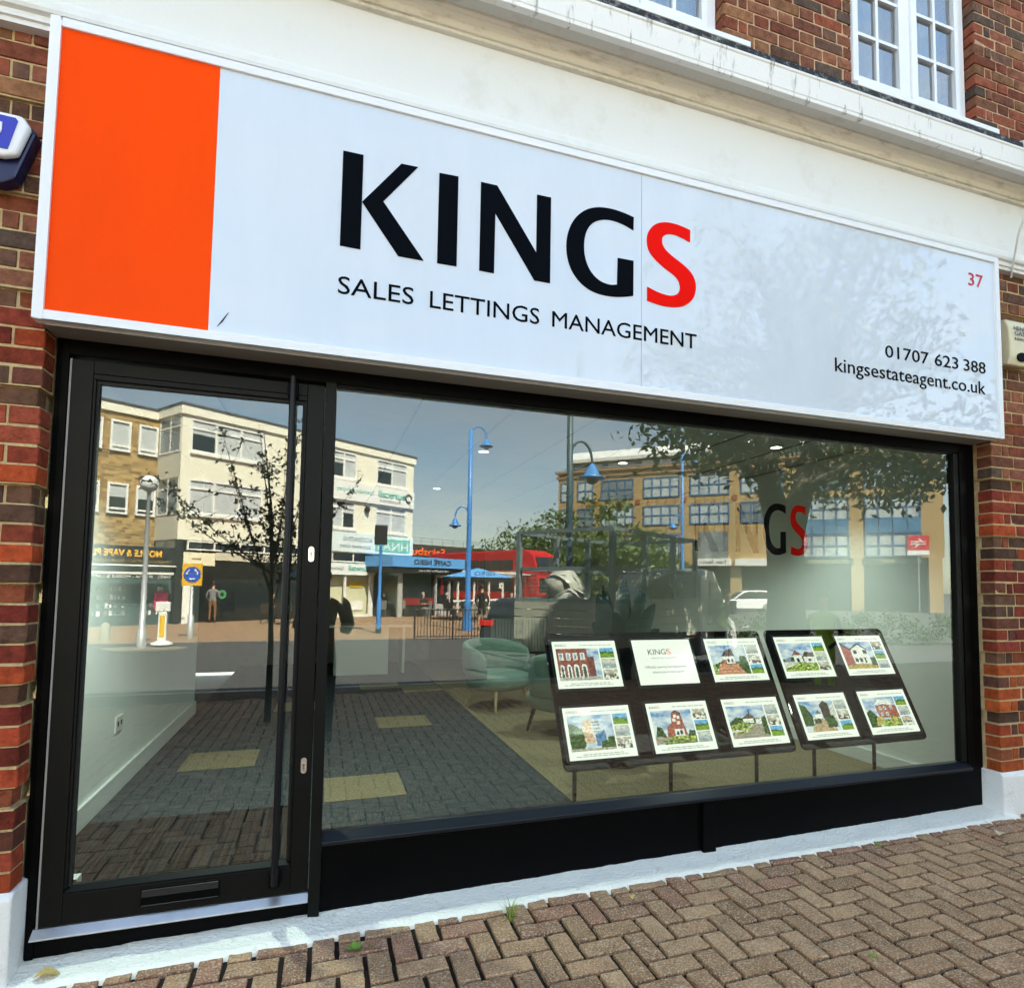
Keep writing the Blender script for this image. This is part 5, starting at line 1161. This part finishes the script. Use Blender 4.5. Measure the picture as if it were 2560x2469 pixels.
MB().lathe([(.085, GF+.15), (.085, GF+1.2), (.055, GF+1.25), (.05, GF+3.2)], X, Y, 12).build('post', M_lblue, t, True)
MB().box(X-.2, Y-.3, GF+3.15, X+.22, Y+.05, GF+3.85).build('box', M_dark, t, True, bevel=.03)
# guard rail
t = thing('guard_rail', mir(3.0, 14.4, GF), 0, 'dark pedestrian guard rail along the far kerb', 'railing')
gr_ = MB(); a, b = Vector(mir(2.75, 16.9, GF)), Vector(mir(5.4, 17.0, GF)); n = 26
for k in range(n+1):
    p = a.lerp(b, k/n); gr_.tube([p, p+Vector((0, 0, .95))], .012 if k % 12 else .03, 6)
for zz in (.12, .95): gr_.tube([a+Vector((0, 0, zz)), b+Vector((0, 0, zz))], .02, 6)
gr_.build('rail', mat('rail_black', (.02, .02, .022), .5), t, True)

# café umbrella, chairs and tables
X, Y, _ = mir(7.35, 27.9)
t = thing('cafe_umbrella', (X, Y, GF), 0, 'round blue café umbrella over the outdoor tables', 'umbrella')
MB().lathe([(0, 2.35), (.9, 2.12), (1.75, 1.9), (1.75, 1.70), (1.74, 1.70), (1.74, 1.89)], X, Y, 16, 0, False).build('canopy', M_nblue, t, True)
MB().lathe([(1.76, 1.86), (1.765, 1.68)], X, Y, 16, 0, False).build('valance', M_dark, t, True)
MB().tube([(X, Y, GF), (X, Y, 2.3)], .03, 8).build('pole', M_gal, t, True)
o = text('NERO', (X+.5, Y+1.45, 1.95), M_dark, 1.0, .2, t, True); o.matrix_parent_inverse = world_of(t).inverted()
M_wick = mat('wicker_grey', (.2, .2, .18), .8); M_darkwood = mat('dark_chair', (.03, .02, .015), .6)
def cafe_chair(x, y, rz, label, m=M_wick):
    X, Y, _ = mir(x, y); t = thing('cafe_chair', (X, Y, GF), rz, label, 'chair', 'outdoor café chairs')
    MB().box(-.22, -.22, .43, .22, .22, .47).build('seat', m, t); MB().box(-.22, .19, .47, .22, .23, .88).build('backrest', m, t)
    for sx in (-1, 1):
        for sy in (-1, 1): MB().tube([(.19*sx, .19*sy, .43), (.21*sx, .21*sy, 0)], .014, 6).build('leg', m, t)
def cafe_table(x, y, label):
    X, Y, _ = mir(x, y); t = thing('cafe_table', (X, Y, GF), 0, label, 'table', 'outdoor café tables')
    MB().lathe([(0, .72), (.34, .72), (.34, .75), (0, .75)], 0, 0, 16).build('table_top', M_darkwood, t); MB().lathe([(.03, .02), (.03, .72)], 0, 0, 8).build('stem', M_darkwood, t); MB().lathe([(.22, 0), (.22, .02), (0, .03)], 0, 0, 12).build('foot', M_darkwood, t)
for i, (x, y, rz) in enumerate(((4.1, 31.6, .4), (5.6, 30.2, 2.0), (6.9, 30.0, -1.9), (8.6, 28.6, 1.2), (2.9, 31.0, -2.4), (6.1, 28.7, 2.8), (7.0, 26.2, .3))):
    cafe_chair(x, y, rz, 'grey café chair %s' % ('beside the kiosk door', 'turned towards the kiosk', 'with its back to the shelter', 'beyond the umbrella pole', 'at the white shopfront', 'between the two tables', 'nearest the tall blue lamp')[i])
cafe_table(6.3, 30.1, 'round café table next to the seated people'); cafe_table(8.0, 27.4, 'round café table under the umbrella'); cafe_table(3.5, 31.6, 'round café table by the kiosk window')
for i, (x, y) in enumerate(((-2.2, 26.2), (-1.1, 26.9), (-1.7, 25.7), (-.4, 26.5))):
    cafe_chair(x, y, i*1.7, 'dark wooden chair %s' % ('left of the dark café front', 'under the dark café window', 'nearest the kerb by the dark café', 'beside the white shop')[i], M_darkwood)
cafe_table(-1.4, 26.3, 'dark table outside the dark café front')
X, Y, _ = mir(9.5, 27.7)
t = thing('cafe_barrier', (X, Y, GF), 0, 'black fabric café barrier with white lettering', 'barrier')
MB().box(-1.1, -.03, .1, 1.1, .03, .95).build('fabric', M_dark, t); MB().box(-1.15, -.04, 0, -1.1, .04, 1.05).box(1.1, -.04, 0, 1.15, .04, 1.05).build('post', M_gal, t); text('NERO', (.6, .032, .4), M_whw, 1.1, .26, t, True)

# vehicles: local X forwards, wheels on z=0
M_tyre = mat('tyre_rubber', (.015, .015, .015), .8); M_rim = mat('alloy_rim', (.5, .5, .52), .3, metal=.8)
M_carglass = mat('car_glass', (.02, .026, .03), .04, spec=.8)
M_lampred = mat('tail_lamp', (.5, .01, .01), .2, emit=(.8, .02, .02), estr=.3)
def wheels(t, xs, yw, r):
    for x in xs:
        for s in (-1, 1):
            w = MB().prism([(x+r*math.cos(a), r+r*math.sin(a)) for a in [2*math.pi*k/22 for k in range(22)]], s*yw, s*(yw-.2)).build('wheel', M_tyre, t, bevel=.02)
            MB().prism([(x+r*.62*math.cos(a), r+r*.62*math.sin(a)) for a in [2*math.pi*k/18 for k in range(18)]], s*(yw+.006), s*(yw-.1)).build('rim', M_rim, w)
def car(x, y, rz, paint, label, L_=4.5, Hh=1.68, Wd=1.84):
    X, Y, _ = mir(x, y); t = thing('parked_car', (X, Y, GF-.1), rz, label, 'car')
    h = L_/2; low = [(-h, .35), (-h+.05, .75), (-h+.15, .98), (-h+.9, 1.02), (.75, 1.0), (1.6, .92), (h-.1, .78), (h, .6), (h-.02, .32), (h-.2, .22), (-h+.2, .22)]
    MB().prism(low, -Wd/2, Wd/2).build('body', paint, t, bevel=.07)
    cab = [(-h+.1, .98), (-h+.42, Hh-.12), (-h+.75, Hh), (-.1, Hh+.01), (.35, Hh-.1), (1.15, 1.0)]
    MB().prism(cab, -Wd/2+.1, Wd/2-.1).build('roof', paint, t, bevel=.09)
    g = [(-h+.42, 1.03), (-h+.62, Hh-.13), (-h+.85, Hh-.1), (-.1, Hh-.09), (.25, Hh-.17), (.95, 1.03)]
    for s in (-1, 1): MB().prism(g, s*(Wd/2-.099), s*(Wd/2-.075)).build('side_window', M_carglass, t)
    MB().prism([(-h+.17, 1.04), (-h+.13, 1.06), (-h+.40, Hh-.16), (-h+.46, Hh-.16)], -Wd/2+.22, Wd/2-.22).build('rear_window', M_carglass, t)
    MB().prism([(1.14, 1.02), (1.2, 1.02), (.44, Hh-.12), (.38, Hh-.14)], -Wd/2+.2, Wd/2-.2).build('windscreen', M_carglass, t)
    for s in (-1, 1): MB().box(-h+.02, s*(Wd/2-.4), .78, -h+.14, s*(Wd/2-.02), .92).build('tail_light', M_lampred, t); MB().box(h-.22, s*(Wd/2-.4), .66, h-.02, s*(Wd/2-.04), .78).build('headlight', M_rim, t)
    wheels(t, (-h+.85, h-.9), Wd/2, .34)
    return t
car(32.9, 40.7, math.radians(200), mat('white_car_paint', (.8, .8, .8), .2, coat=.6), 'white estate car on the station forecourt', 4.7, 1.7)
car(6.2, 14.2, math.radians(-42), mat('black_car_paint', (.012, .013, .016), .15, coat=.8), 'dark parked car just behind the caged truck', 4.4, 1.5)
# caged tipper truck at the kerb
tv = (math.atan2(-(8.45-6.6), (8.2-4.7)))
trk = thing('caged_truck', mir(5.2, 7.7, GF-.02), math.radians(-34), 'white tipper truck with a tall mesh cage full of rubbish bags', 'truck')
M_cage = mat('cage_steel', (.2, .26, .27), .5, metal=.3); M_vanw = mat('van_white', (.68, .7, .68), .3, coat=.3); M_tipb = mat('tipper_side', (.5, .52, .42), .6, var=.1, vscale=3)
tb = MB()
for k in range(5): tb.box(-1.75, -.98, .85+k*.13, 1.55, -.94, .965+k*.13).box(-1.75, .94, .85+k*.13, 1.55, .98, .965+k*.13).box(-1.79, -.98, .85+k*.13, -1.75, .98, .965+k*.13)
tb.box(-1.75, -.94, .78, 1.55, .94, .85).build('tipper_body', M_tipb, trk)
MB().box(-1.7, -.4, .45, 3.0, .4, .7).build('chassis', M_dark, trk)
cg = MB()
for sx in (-1.72, -.6, .5, 1.5):
    for sy in (-.94, .94): cg.box(sx-.04, sy-.04, 1.5, sx+.04, sy+.04, 2.7)
for sy in (-.94, .94):
    for zz in (1.52, 2.05, 2.68): cg.box(-1.75, sy-.03, zz-.03, 1.54, sy+.03, zz+.03)
for sx in (-1.72, 1.5):
    for zz in (1.52, 2.05, 2.68): cg.box(sx-.03, -.94, zz-.03, sx+.03, .94, zz+.03)
cg.build('cage_frame', M_cage, trk)
ms = MB()
for k in range(40):
    x = -1.7+k*.08
    for sy in (-.94, .94): ms.tube([(x, sy, 1.5), (x, sy, 2.05)], .004, 4, 0, False)
for k in range(8):
    for sy in (-.94, .94): ms.tube([(-1.7, sy, 1.55+k*.07), (1.5, sy, 1.55+k*.07)], .004, 4, 0, False)
ms.build('cage_mesh', M_cage, trk)
cab = [(1.7, .4), (1.68, 2.0), (1.95, 2.16), (2.5, 2.12), (2.9, 1.75), (3.25, 1.18), (3.75, 1.0), (3.85, .7), (3.82, .38)]
MB().prism(cab, -.95, .95).build('cab', M_vanw, trk, bevel=.08)
for s in (-1, 1):
    MB().prism([(2.15, 1.2), (2.2, 1.9), (2.55, 1.86), (2.85, 1.62), (3.1, 1.2)], s*.952, s*.965).build('cab_window', M_carglass, trk)
    MB().box(2.1, s*.954, 1.0, 2.35, s*.975, 1.05).build('door_handle', M_dark, trk); MB().box(2.95, s*1.0, 1.2, 3.1, s*1.2, 1.5).build('wing_mirror', M_dark, trk)
MB().prism([(2.62, 2.08), (2.56, 2.1), (3.24, 1.22), (3.3, 1.2)], -.8, .8).build('windscreen', M_carglass, trk)
wheels(trk, (-.9, 3.0), .95, .36)
M_bag = mat('translucent_bag', (.42, .44, .38), .35, var=.25, vscale=6)
for i in range(11):
    x, y_, z_ = rnd.uniform(-1.4, 1.2), rnd.uniform(-.6, .6), 1.15+.3*(i % 3)
    bgm = MB().ball((x, y_, z_), rnd.uniform(.3, .42), 14, 0, 1, 1, .85)
    for k, v in enumerate(bgm.v): bgm.v[k] = v+Vector((noise.noise(v*4), noise.noise(v*4+Vector((9, 0, 0))), noise.noise(v*4+Vector((0, 9, 0)))))*.09
    o = bgm.build('rubbish_bag', M_bag, trk)

# ------------------------------------------------------------------ trees
def leaf_mass(mb, pts, n, size, spread, rr_):
    for i in range(n):
        c = Vector(rr_.choice(pts)) + Vector((rr_.gauss(0, 1), rr_.gauss(0, 1), rr_.gauss(0, .8)))*spread
        s_ = size*rr_.uniform(.6, 1.3); q = Quaternion((rr_.gauss(0, 1), rr_.gauss(0, 1), rr_.gauss(0, 1), rr_.gauss(0, 1))).normalized()
        a, b = q @ Vector((s_, 0, 0)), q @ Vector((0, s_*.55, s_*.1))
        mb.add([c-a, c-b*.9, c+a, c+b*.9], [(0, 1, 2, 3)], 0)
M_bark = mat('grey_bark', (.07, .06, .045), .95, var=.35, vscale=9, bump=.8, bscale=30)
def leafm(name, c1):
    mt = mat(name, c1, .55, var=.4, vscale=1.2); t, b = tree_of(mt); b.inputs['Subsurface Weight'].default_value = 0
    tl = t.nodes.new('ShaderNodeBsdfTranslucent'); tl.inputs['Color'].default_value = (c1[0]*1.5, c1[1]*1.5, c1[2]*.7, 1)
    mxs = t.nodes.new('ShaderNodeMixShader'); mxs.inputs['Fac'].default_value = .3; o = [n for n in t.nodes if n.type == 'OUTPUT_MATERIAL'][0]
    t.links.new(b.outputs[0], mxs.inputs[1]); t.links.new(tl.outputs[0], mxs.inputs[2]); t.links.new(mxs.outputs[0], o.inputs['Surface'])
    return mt
M_lf = leafm('maple_leaf', (.05, .085, .025)); M_lfp = leafm('purple_leaf', (.035, .03, .02)); M_lfb = leafm('bright_leaf', (.085, .13, .03))
def tree(x, y, name, label, trunk, limbs, leafpts, n, size, spread, leafmat, seed, group=None, z0=GF):
    X, Y, _ = mir(x, y); t = thing(name, (X, Y, z0), 0, label, 'tree', group); rr_ = random.Random(seed)
    tm = MB(); tm.tube([Vector(p[:3]) for p in trunk], [p[3] for p in trunk], 12)
    tm.build('trunk', M_bark, t)
    lm_ = MB()
    for l in limbs: lm_.tube([Vector(p[:3]) for p in l], [p[3] for p in l], 7)
    if limbs: lm_.build('limbs', M_bark, t)
    cr = MB(); leaf_mass(cr, leafpts, n, size, spread, rr_); cr.build('crown', leafmat, t)
    return t
# street tree by the kerb, its crown mirrored in the fascia
rr_ = random.Random(3); limbs = []; lp = []
for k in range(16):
    a = k*2.4+rr_.uniform(-.3, .3); el = rr_.uniform(.15, 1.15); ln = rr_.uniform(1.9, 3.0)
    z = 3.9 if k < 9 else 4.8
    d = Vector((math.cos(a)*math.cos(el), math.sin(a)*math.cos(el), math.sin(el)))
    p0 = Vector((0, 0, z)); p1 = p0+d*ln*.45+Vector((0, 0, .25)); p2 = p0+d*ln+Vector((0, 0, .1))
    limbs.append([(*p0, .17), (*p1, .085), (*p2, .02)])
    for j in range(14):
        q = p1.lerp(p2, rr_.uniform(-.2, 1.2)); lp.append(q+Vector((rr_.gauss(0, .5), rr_.gauss(0, .5), rr_.gauss(0, .35))))
        if j % 4 == 0:
            limbs.append([(*p1.lerp(p2, .3), .04), (*q, .012), (*(lp[-1]), .004)])
limbs.append([(-.05, 0, 2.3, .27), (-.3, 0, 3.1, .19), (-.52, .1, 4.2, .15), (-.7, .1, 5.6, .09), (-.8, 0, 6.6, .03)])
limbs.append([(.05, 0, 2.3, .26), (.36, 0, 3.1, .18), (.75, -.1, 4.2, .13), (1.0, -.1, 5.4, .07), (1.2, 0, 6.4, .03)])
for (ex, ey, ez) in ((3.1, .2, 3.45), (2.3, .9, 3.5), (1.7, -.6, 3.55), (-1.6, .3, 3.9), (-2.3, -.4, 4.0)):
    b0 = Vector((.25 if ex > 0 else -.25, 0, 3.1)); e0 = Vector((ex, ey, ez)); limbs.append([(*b0, .07), (*(b0.lerp(e0, .5)+Vector((0, 0, .35))), .04), (*e0, .01)])
    for j in range(34): lp.append(b0.lerp(e0, rr_.uniform(.35, 1.15))+Vector((rr_.gauss(0, .3), rr_.gauss(0, .35), rr_.uniform(-.35, .75))))
tree(7.15, 5.4, 'street_tree', 'large forked street tree mirrored in the sign and display window', [(0, 0, -.1, .42), (0, 0, .4, .33), (.02, 0, 1.5, .29), (0, 0, 2.5, .3)], limbs, lp, 9500, .075, .2, M_lf, 5, None, gz(7, -5))
# young tree in front of the shop
rr_ = random.Random(11); limbs = []; lp = []
B0 = Vector((0, 0, 1.55))
for (ex, ey, ez) in ((-1.15, .3, 2.66), (-1.1, .35, 2.4), (-.6, 0, 3.3), (-.2, .1, 3.35), (.95, -.4, 2.87), (.5, .1, 3.05), (.3, .3, 2.6), (-.1, -.2, 3.0), (.15, -.1, 3.3), (-.45, .2, 2.75), (.1, .1, 2.5)):
    e_ = Vector((ex, ey, ez)); b_ = Vector((rr_.uniform(-.03, .03), 0, rr_.uniform(1.3, 1.9))); mid = b_.lerp(e_, .5)+Vector((0, 0, -.05))
    limbs.append([(*b_, .010), (*mid, .006), (*e_, .002)])
    for j in range(26):
        s_ = rr_.uniform(.15, 1); p = (b_.lerp(mid, s_*2) if s_ < .5 else mid.lerp(e_, s_*2-1)); lp.append(p)
        if j % 3 == 0:
            q = p+Vector((rr_.gauss(0, .16), rr_.gauss(0, .16), rr_.gauss(.08, .12))); limbs.append([(*p, .003), (*q, .0015)]); lp += [q, p.lerp(q, .6)]
tree(-.536, 4.74, 'young_tree', 'slim young street tree mirrored in the door glass', [(.0, 0, -.05, .04), (.01, 0, .8, .03), (-.01, 0, 1.5, .022), (-.03, 0, 2.3, .013), (-.15, .05, 3.25, .004)], limbs, lp, 2600, .026, .03, M_lfp, 2, None, gz(-.5, -4.7))
# trees beyond the road
def clump(r, h, n, seed):
    q = random.Random(seed); return [Vector((q.gauss(0, r*.45), q.gauss(0, r*.45), h*.35+abs(q.gauss(0, h*.28)))) for _ in range(n)]
for i, (x, y, h, r, lb) in enumerate(((18.5, 55, 7.6, 4.2, 'round green tree behind the front of the bus'), (22.5, 52, 9.5, 5, 'taller green tree between bus and station'), (17.8, 33, 5.0, 2.8, 'leafy tree seen through the truck cage'), (22, 36, 5.2, 3.2, 'leafy tree in front of the station canopy'), (15.5, 31, 4.6, 2.4, 'small tree left of the truck cage'))):
    tree(x, y, 'green_tree', lb, [(0, 0, -.2, .25), (0, 0, h*.45, .16), (.1, 0, h*.8, .05)], [], clump(r, h, 60, i), 4500, .2, r*.13, M_lfb, 20+i, 'trees across the street')
# clipped hedge
hd = MB(); leaf_mass(hd, [Vector(mir(12+k*.25, 13.5-k*.06, GF+.15+rnd.uniform(0, .75))) for k in range(70)], 9000, .06, .16, random.Random(8))
tag(hd.build('hedge', leafm('hedge_leaf', (.06, .1, .03))), 'low clipped hedge along the far side of the road', 'hedge')

# ------------------------------------------------------------------ people
M_skin = mat('skin', (.5, .3, .2), .6); M_hair = mat('dark_hair', (.02, .014, .01), .7)
def person(x, y, rz, label, top, legs, pose='stand', z0=GF, real=False, hair=None, sleeves=None, legskin=False, h=1.7):
    X, Y, _ = (x, y, 0) if real else mir(x, y)
    t = thing('person', (X, Y, z0), rz, label, 'person')
    k = h/1.75; J = []; E = []; Rr = []
    def j(p, r, par=None):
        J.append(Vector(p)*k); Rr.append(r*k); i = len(J)-1
        if par is not None: E.append((par, i))
        return i
    hip = .95 if pose in ('stand', 'photo', 'bend') else .5
    pel = j((0, 0, hip), .15); lean = -.12 if pose == 'bend' else 0
    wst = j((0, lean*.3, hip+.16), .135, pel); chs = j((0, lean, hip+.36), .165, wst); nk0 = j((0, lean*1.3, hip+.52), .09, chs); nk = j((0, lean*1.5, hip+.59), .055, nk0)
    hd0 = j((0, lean*1.6-.015, hip+.67), .082, nk); hd1 = j((0, lean*1.6-.01, hip+.76), .088, hd0); hd2 = j((0, lean*1.6, hip+.81), .05, hd1)
    for s in (-1, 1):
        sh_ = j((.19*s, lean*1.2, hip+.47), .068, chs)
        if pose == 'photo': el_ = j((.25*s, -.05, hip+.24), .046, sh_); wr_ = j((.16*s, -.22, hip+.5), .034, el_); hn = j((.08*s, -.26, hip+.55), .03, wr_)
        elif pose == 'sit': el_ = j((.26*s, -.08, hip+.22), .048, sh_); wr_ = j((.12*s, -.3, hip+.22), .034, el_); hn = j((.06*s, -.36, hip+.2), .032, wr_)
        else: el_ = j((.27*s, .0, hip+.19), .048, sh_); wr_ = j((.2*s, -.16, hip+.02), .034, el_); hn = j((.15*s, -.22, hip-.03), .035, wr_)
        hp = j((.095*s, 0, hip-.06), .1, pel)
        if pose == 'sit': kn = j((.11*s, -.44, hip-.02), .068, hp); an = j((.1*s, -.46, .09), .042, kn)
        else: kn = j((.105*s, -.02, .5), .068, hp); an = j((.11*s, .02, .09), .045, kn)
        ft = j((.12*s, an and J[an].y/k-.13, .035), .04, an)
    me = bpy.data.meshes.new('body'); me.from_pydata([tuple(v) for v in J], E, []); ob = bpy.data.objects.new('body', me); col.objects.link(ob)
    sk_ = ob.modifiers.new('skin', 'SKIN'); ob.modifiers.new('sub', 'SUBSURF').levels = 1
    for i, r in enumerate(Rr): me.skin_vertices[0].data[i].radius = (r, r*.86)
    me.skin_vertices[0].data[0].use_root = True
    bpy.context.view_layer.update()
    m2 = bpy.data.meshes.new_from_object(ob.evaluated_get(bpy.context.evaluated_depsgraph_get())); bpy.data.objects.remove(ob)
    m2.materials.clear()
    for mm_ in (top, legs, M_skin, M_dark, sleeves or top): m2.materials.append(mm_)
    for p in m2.polygons:
        c = p.center/k; p.use_smooth = True
        if c.z > hip+.56: p.material_index = 2
        elif c.z < .12: p.material_index = 3
        elif c.z < hip+.02 and abs(c.x) < .2 and not (c.z > hip-.12 and c.y < -.12 and pose == 'stand'): p.material_index = 2 if (legskin and c.z < .62) else 1
        elif abs(c.x) > .215 or c.y < -.17: p.material_index = 2 if (c.y < -.14 and sleeves is None) else 4
        else: p.material_index = 0
    put('body', m2, t)
    hz = hip+.775; hm = MB(); cx, cy_ = 0, (lean*1.6+.012)*k
    for i in range(7):
        a = math.pi*.62*i/6
        for q in range(16):
            w = 2*math.pi*q/16; f_ = 1.0 if math.sin(w) > -.35 or i < 3 else .82
            hm.v.append(Vector((.098*k*math.sin(a)*math.cos(w)*f_, cy_+.104*k*math.sin(a)*math.sin(w)*f_, (hz+.005)*k+.105*k*math.cos(a))))
    hm.f = [(i*16+q, i*16+(q+1) % 16, (i+1)*16+(q+1) % 16, (i+1)*16+q) for i in range(6) for q in range(16)]; hm.m = [0]*len(hm.f); hm.sm = [True]*len(hm.f); hm.c = [(1, 1, 1)]*len(hm.f)
    hm.build('hair', hair or M_hair, t)
    MB().add([(0, cy_-.095*k, (hip+.72)*k), (-.014*k, cy_-.085*k, (hip+.69)*k), (.014*k, cy_-.085*k, (hip+.69)*k), (0, cy_-.118*k, (hip+.692)*k)], [(0, 1, 3), (0, 3, 2), (1, 2, 3)]).build('nose', M_skin, t)
    return t
M_hv = mat('hi_vis_yellow', (.55, .88, .05), .5); M_navyc = mat('navy_cloth', (.012, .015, .025), .9); M_maroon = mat('maroon_cloth', (.09, .008, .012), .9); M_greyc = mat('grey_cloth', (.2, .2, .2), .9); M_whc = mat('white_cloth', (.7, .7, .7), .8); M_olive = mat('olive_canvas', (.32, .31, .22), .9); M_tanc = mat('tan_cloth', (.22, .12, .06), .9); M_redc = mat('red_cloth', (.5, .03, .05), .8); M_blackc = mat('black_cloth', (.012, .012, .012), .9); M_white_h = mat('grey_hair', (.4, .38, .35), .8)
for o_, (x, y, rz, lb, ps) in enumerate(((7.9, 8.3, 2.6, 'worker in a yellow vest and black sleeves beside the truck cab', 'bend'), (7.3, 4.72, -2.0, 'worker in a yellow vest beside the street tree', 'stand'))):
    w = person(x, y, rz, lb, M_hv, M_hv if o_ else M_navyc, ps, GF-.02, sleeves=M_navyc, h=1.68)
person(4.0, 32.2, 2.9, 'seated person in a pale top by the kiosk window', M_whc, M_blackc, 'sit')
person(3.2, 32.0, 3.3, 'seated person in dark clothes at the kiosk wall', M_blackc, M_blackc, 'sit')
person(6.3, 30.3, 1.8, 'seated person in grey with pale trousers at a café table', M_greyc, M_whc, 'sit', hair=M_white_h)
person(5.2, 31.5, 2.6, 'seated person in black with a white collar outside the kiosk', M_blackc, M_greyc, 'sit', hair=M_white_h)
person(9.6, 29.5, 3.0, 'seated person in a red top behind the café barrier', M_redc, M_blackc, 'sit', hair=M_white_h)
person(5.9, 21.0, .3, 'standing waiter in black beside the tall blue lamp', M_blackc, M_blackc, 'stand', legskin=True)
person(-4.4, 27.2, .1, 'person with a rucksack facing the dark café counter', M_greyc, M_tanc, 'stand')
person(-2.0, 27.6, 3.3, 'person sitting with folded arms in the dark café window', M_blackc, M_blackc, 'sit')
ph = person(.0, -3.42, math.pi, 'photographer in a maroon top holding a phone towards the window', M_maroon, M_blackc, 'photo', gz(0, -3.4), real=True, h=1.62, sleeves=M_maroon)
tot = MB(); tot.prism([(.18, 1.0), (.27, .98), (.32, 1.08), (.27, 1.3), (.2, 1.36)], -3.54, -3.46); tag(tot.build('shoulder_bag', M_olive, None, bevel=.02), 'olive shoulder bag carried by the photographer', 'bag')
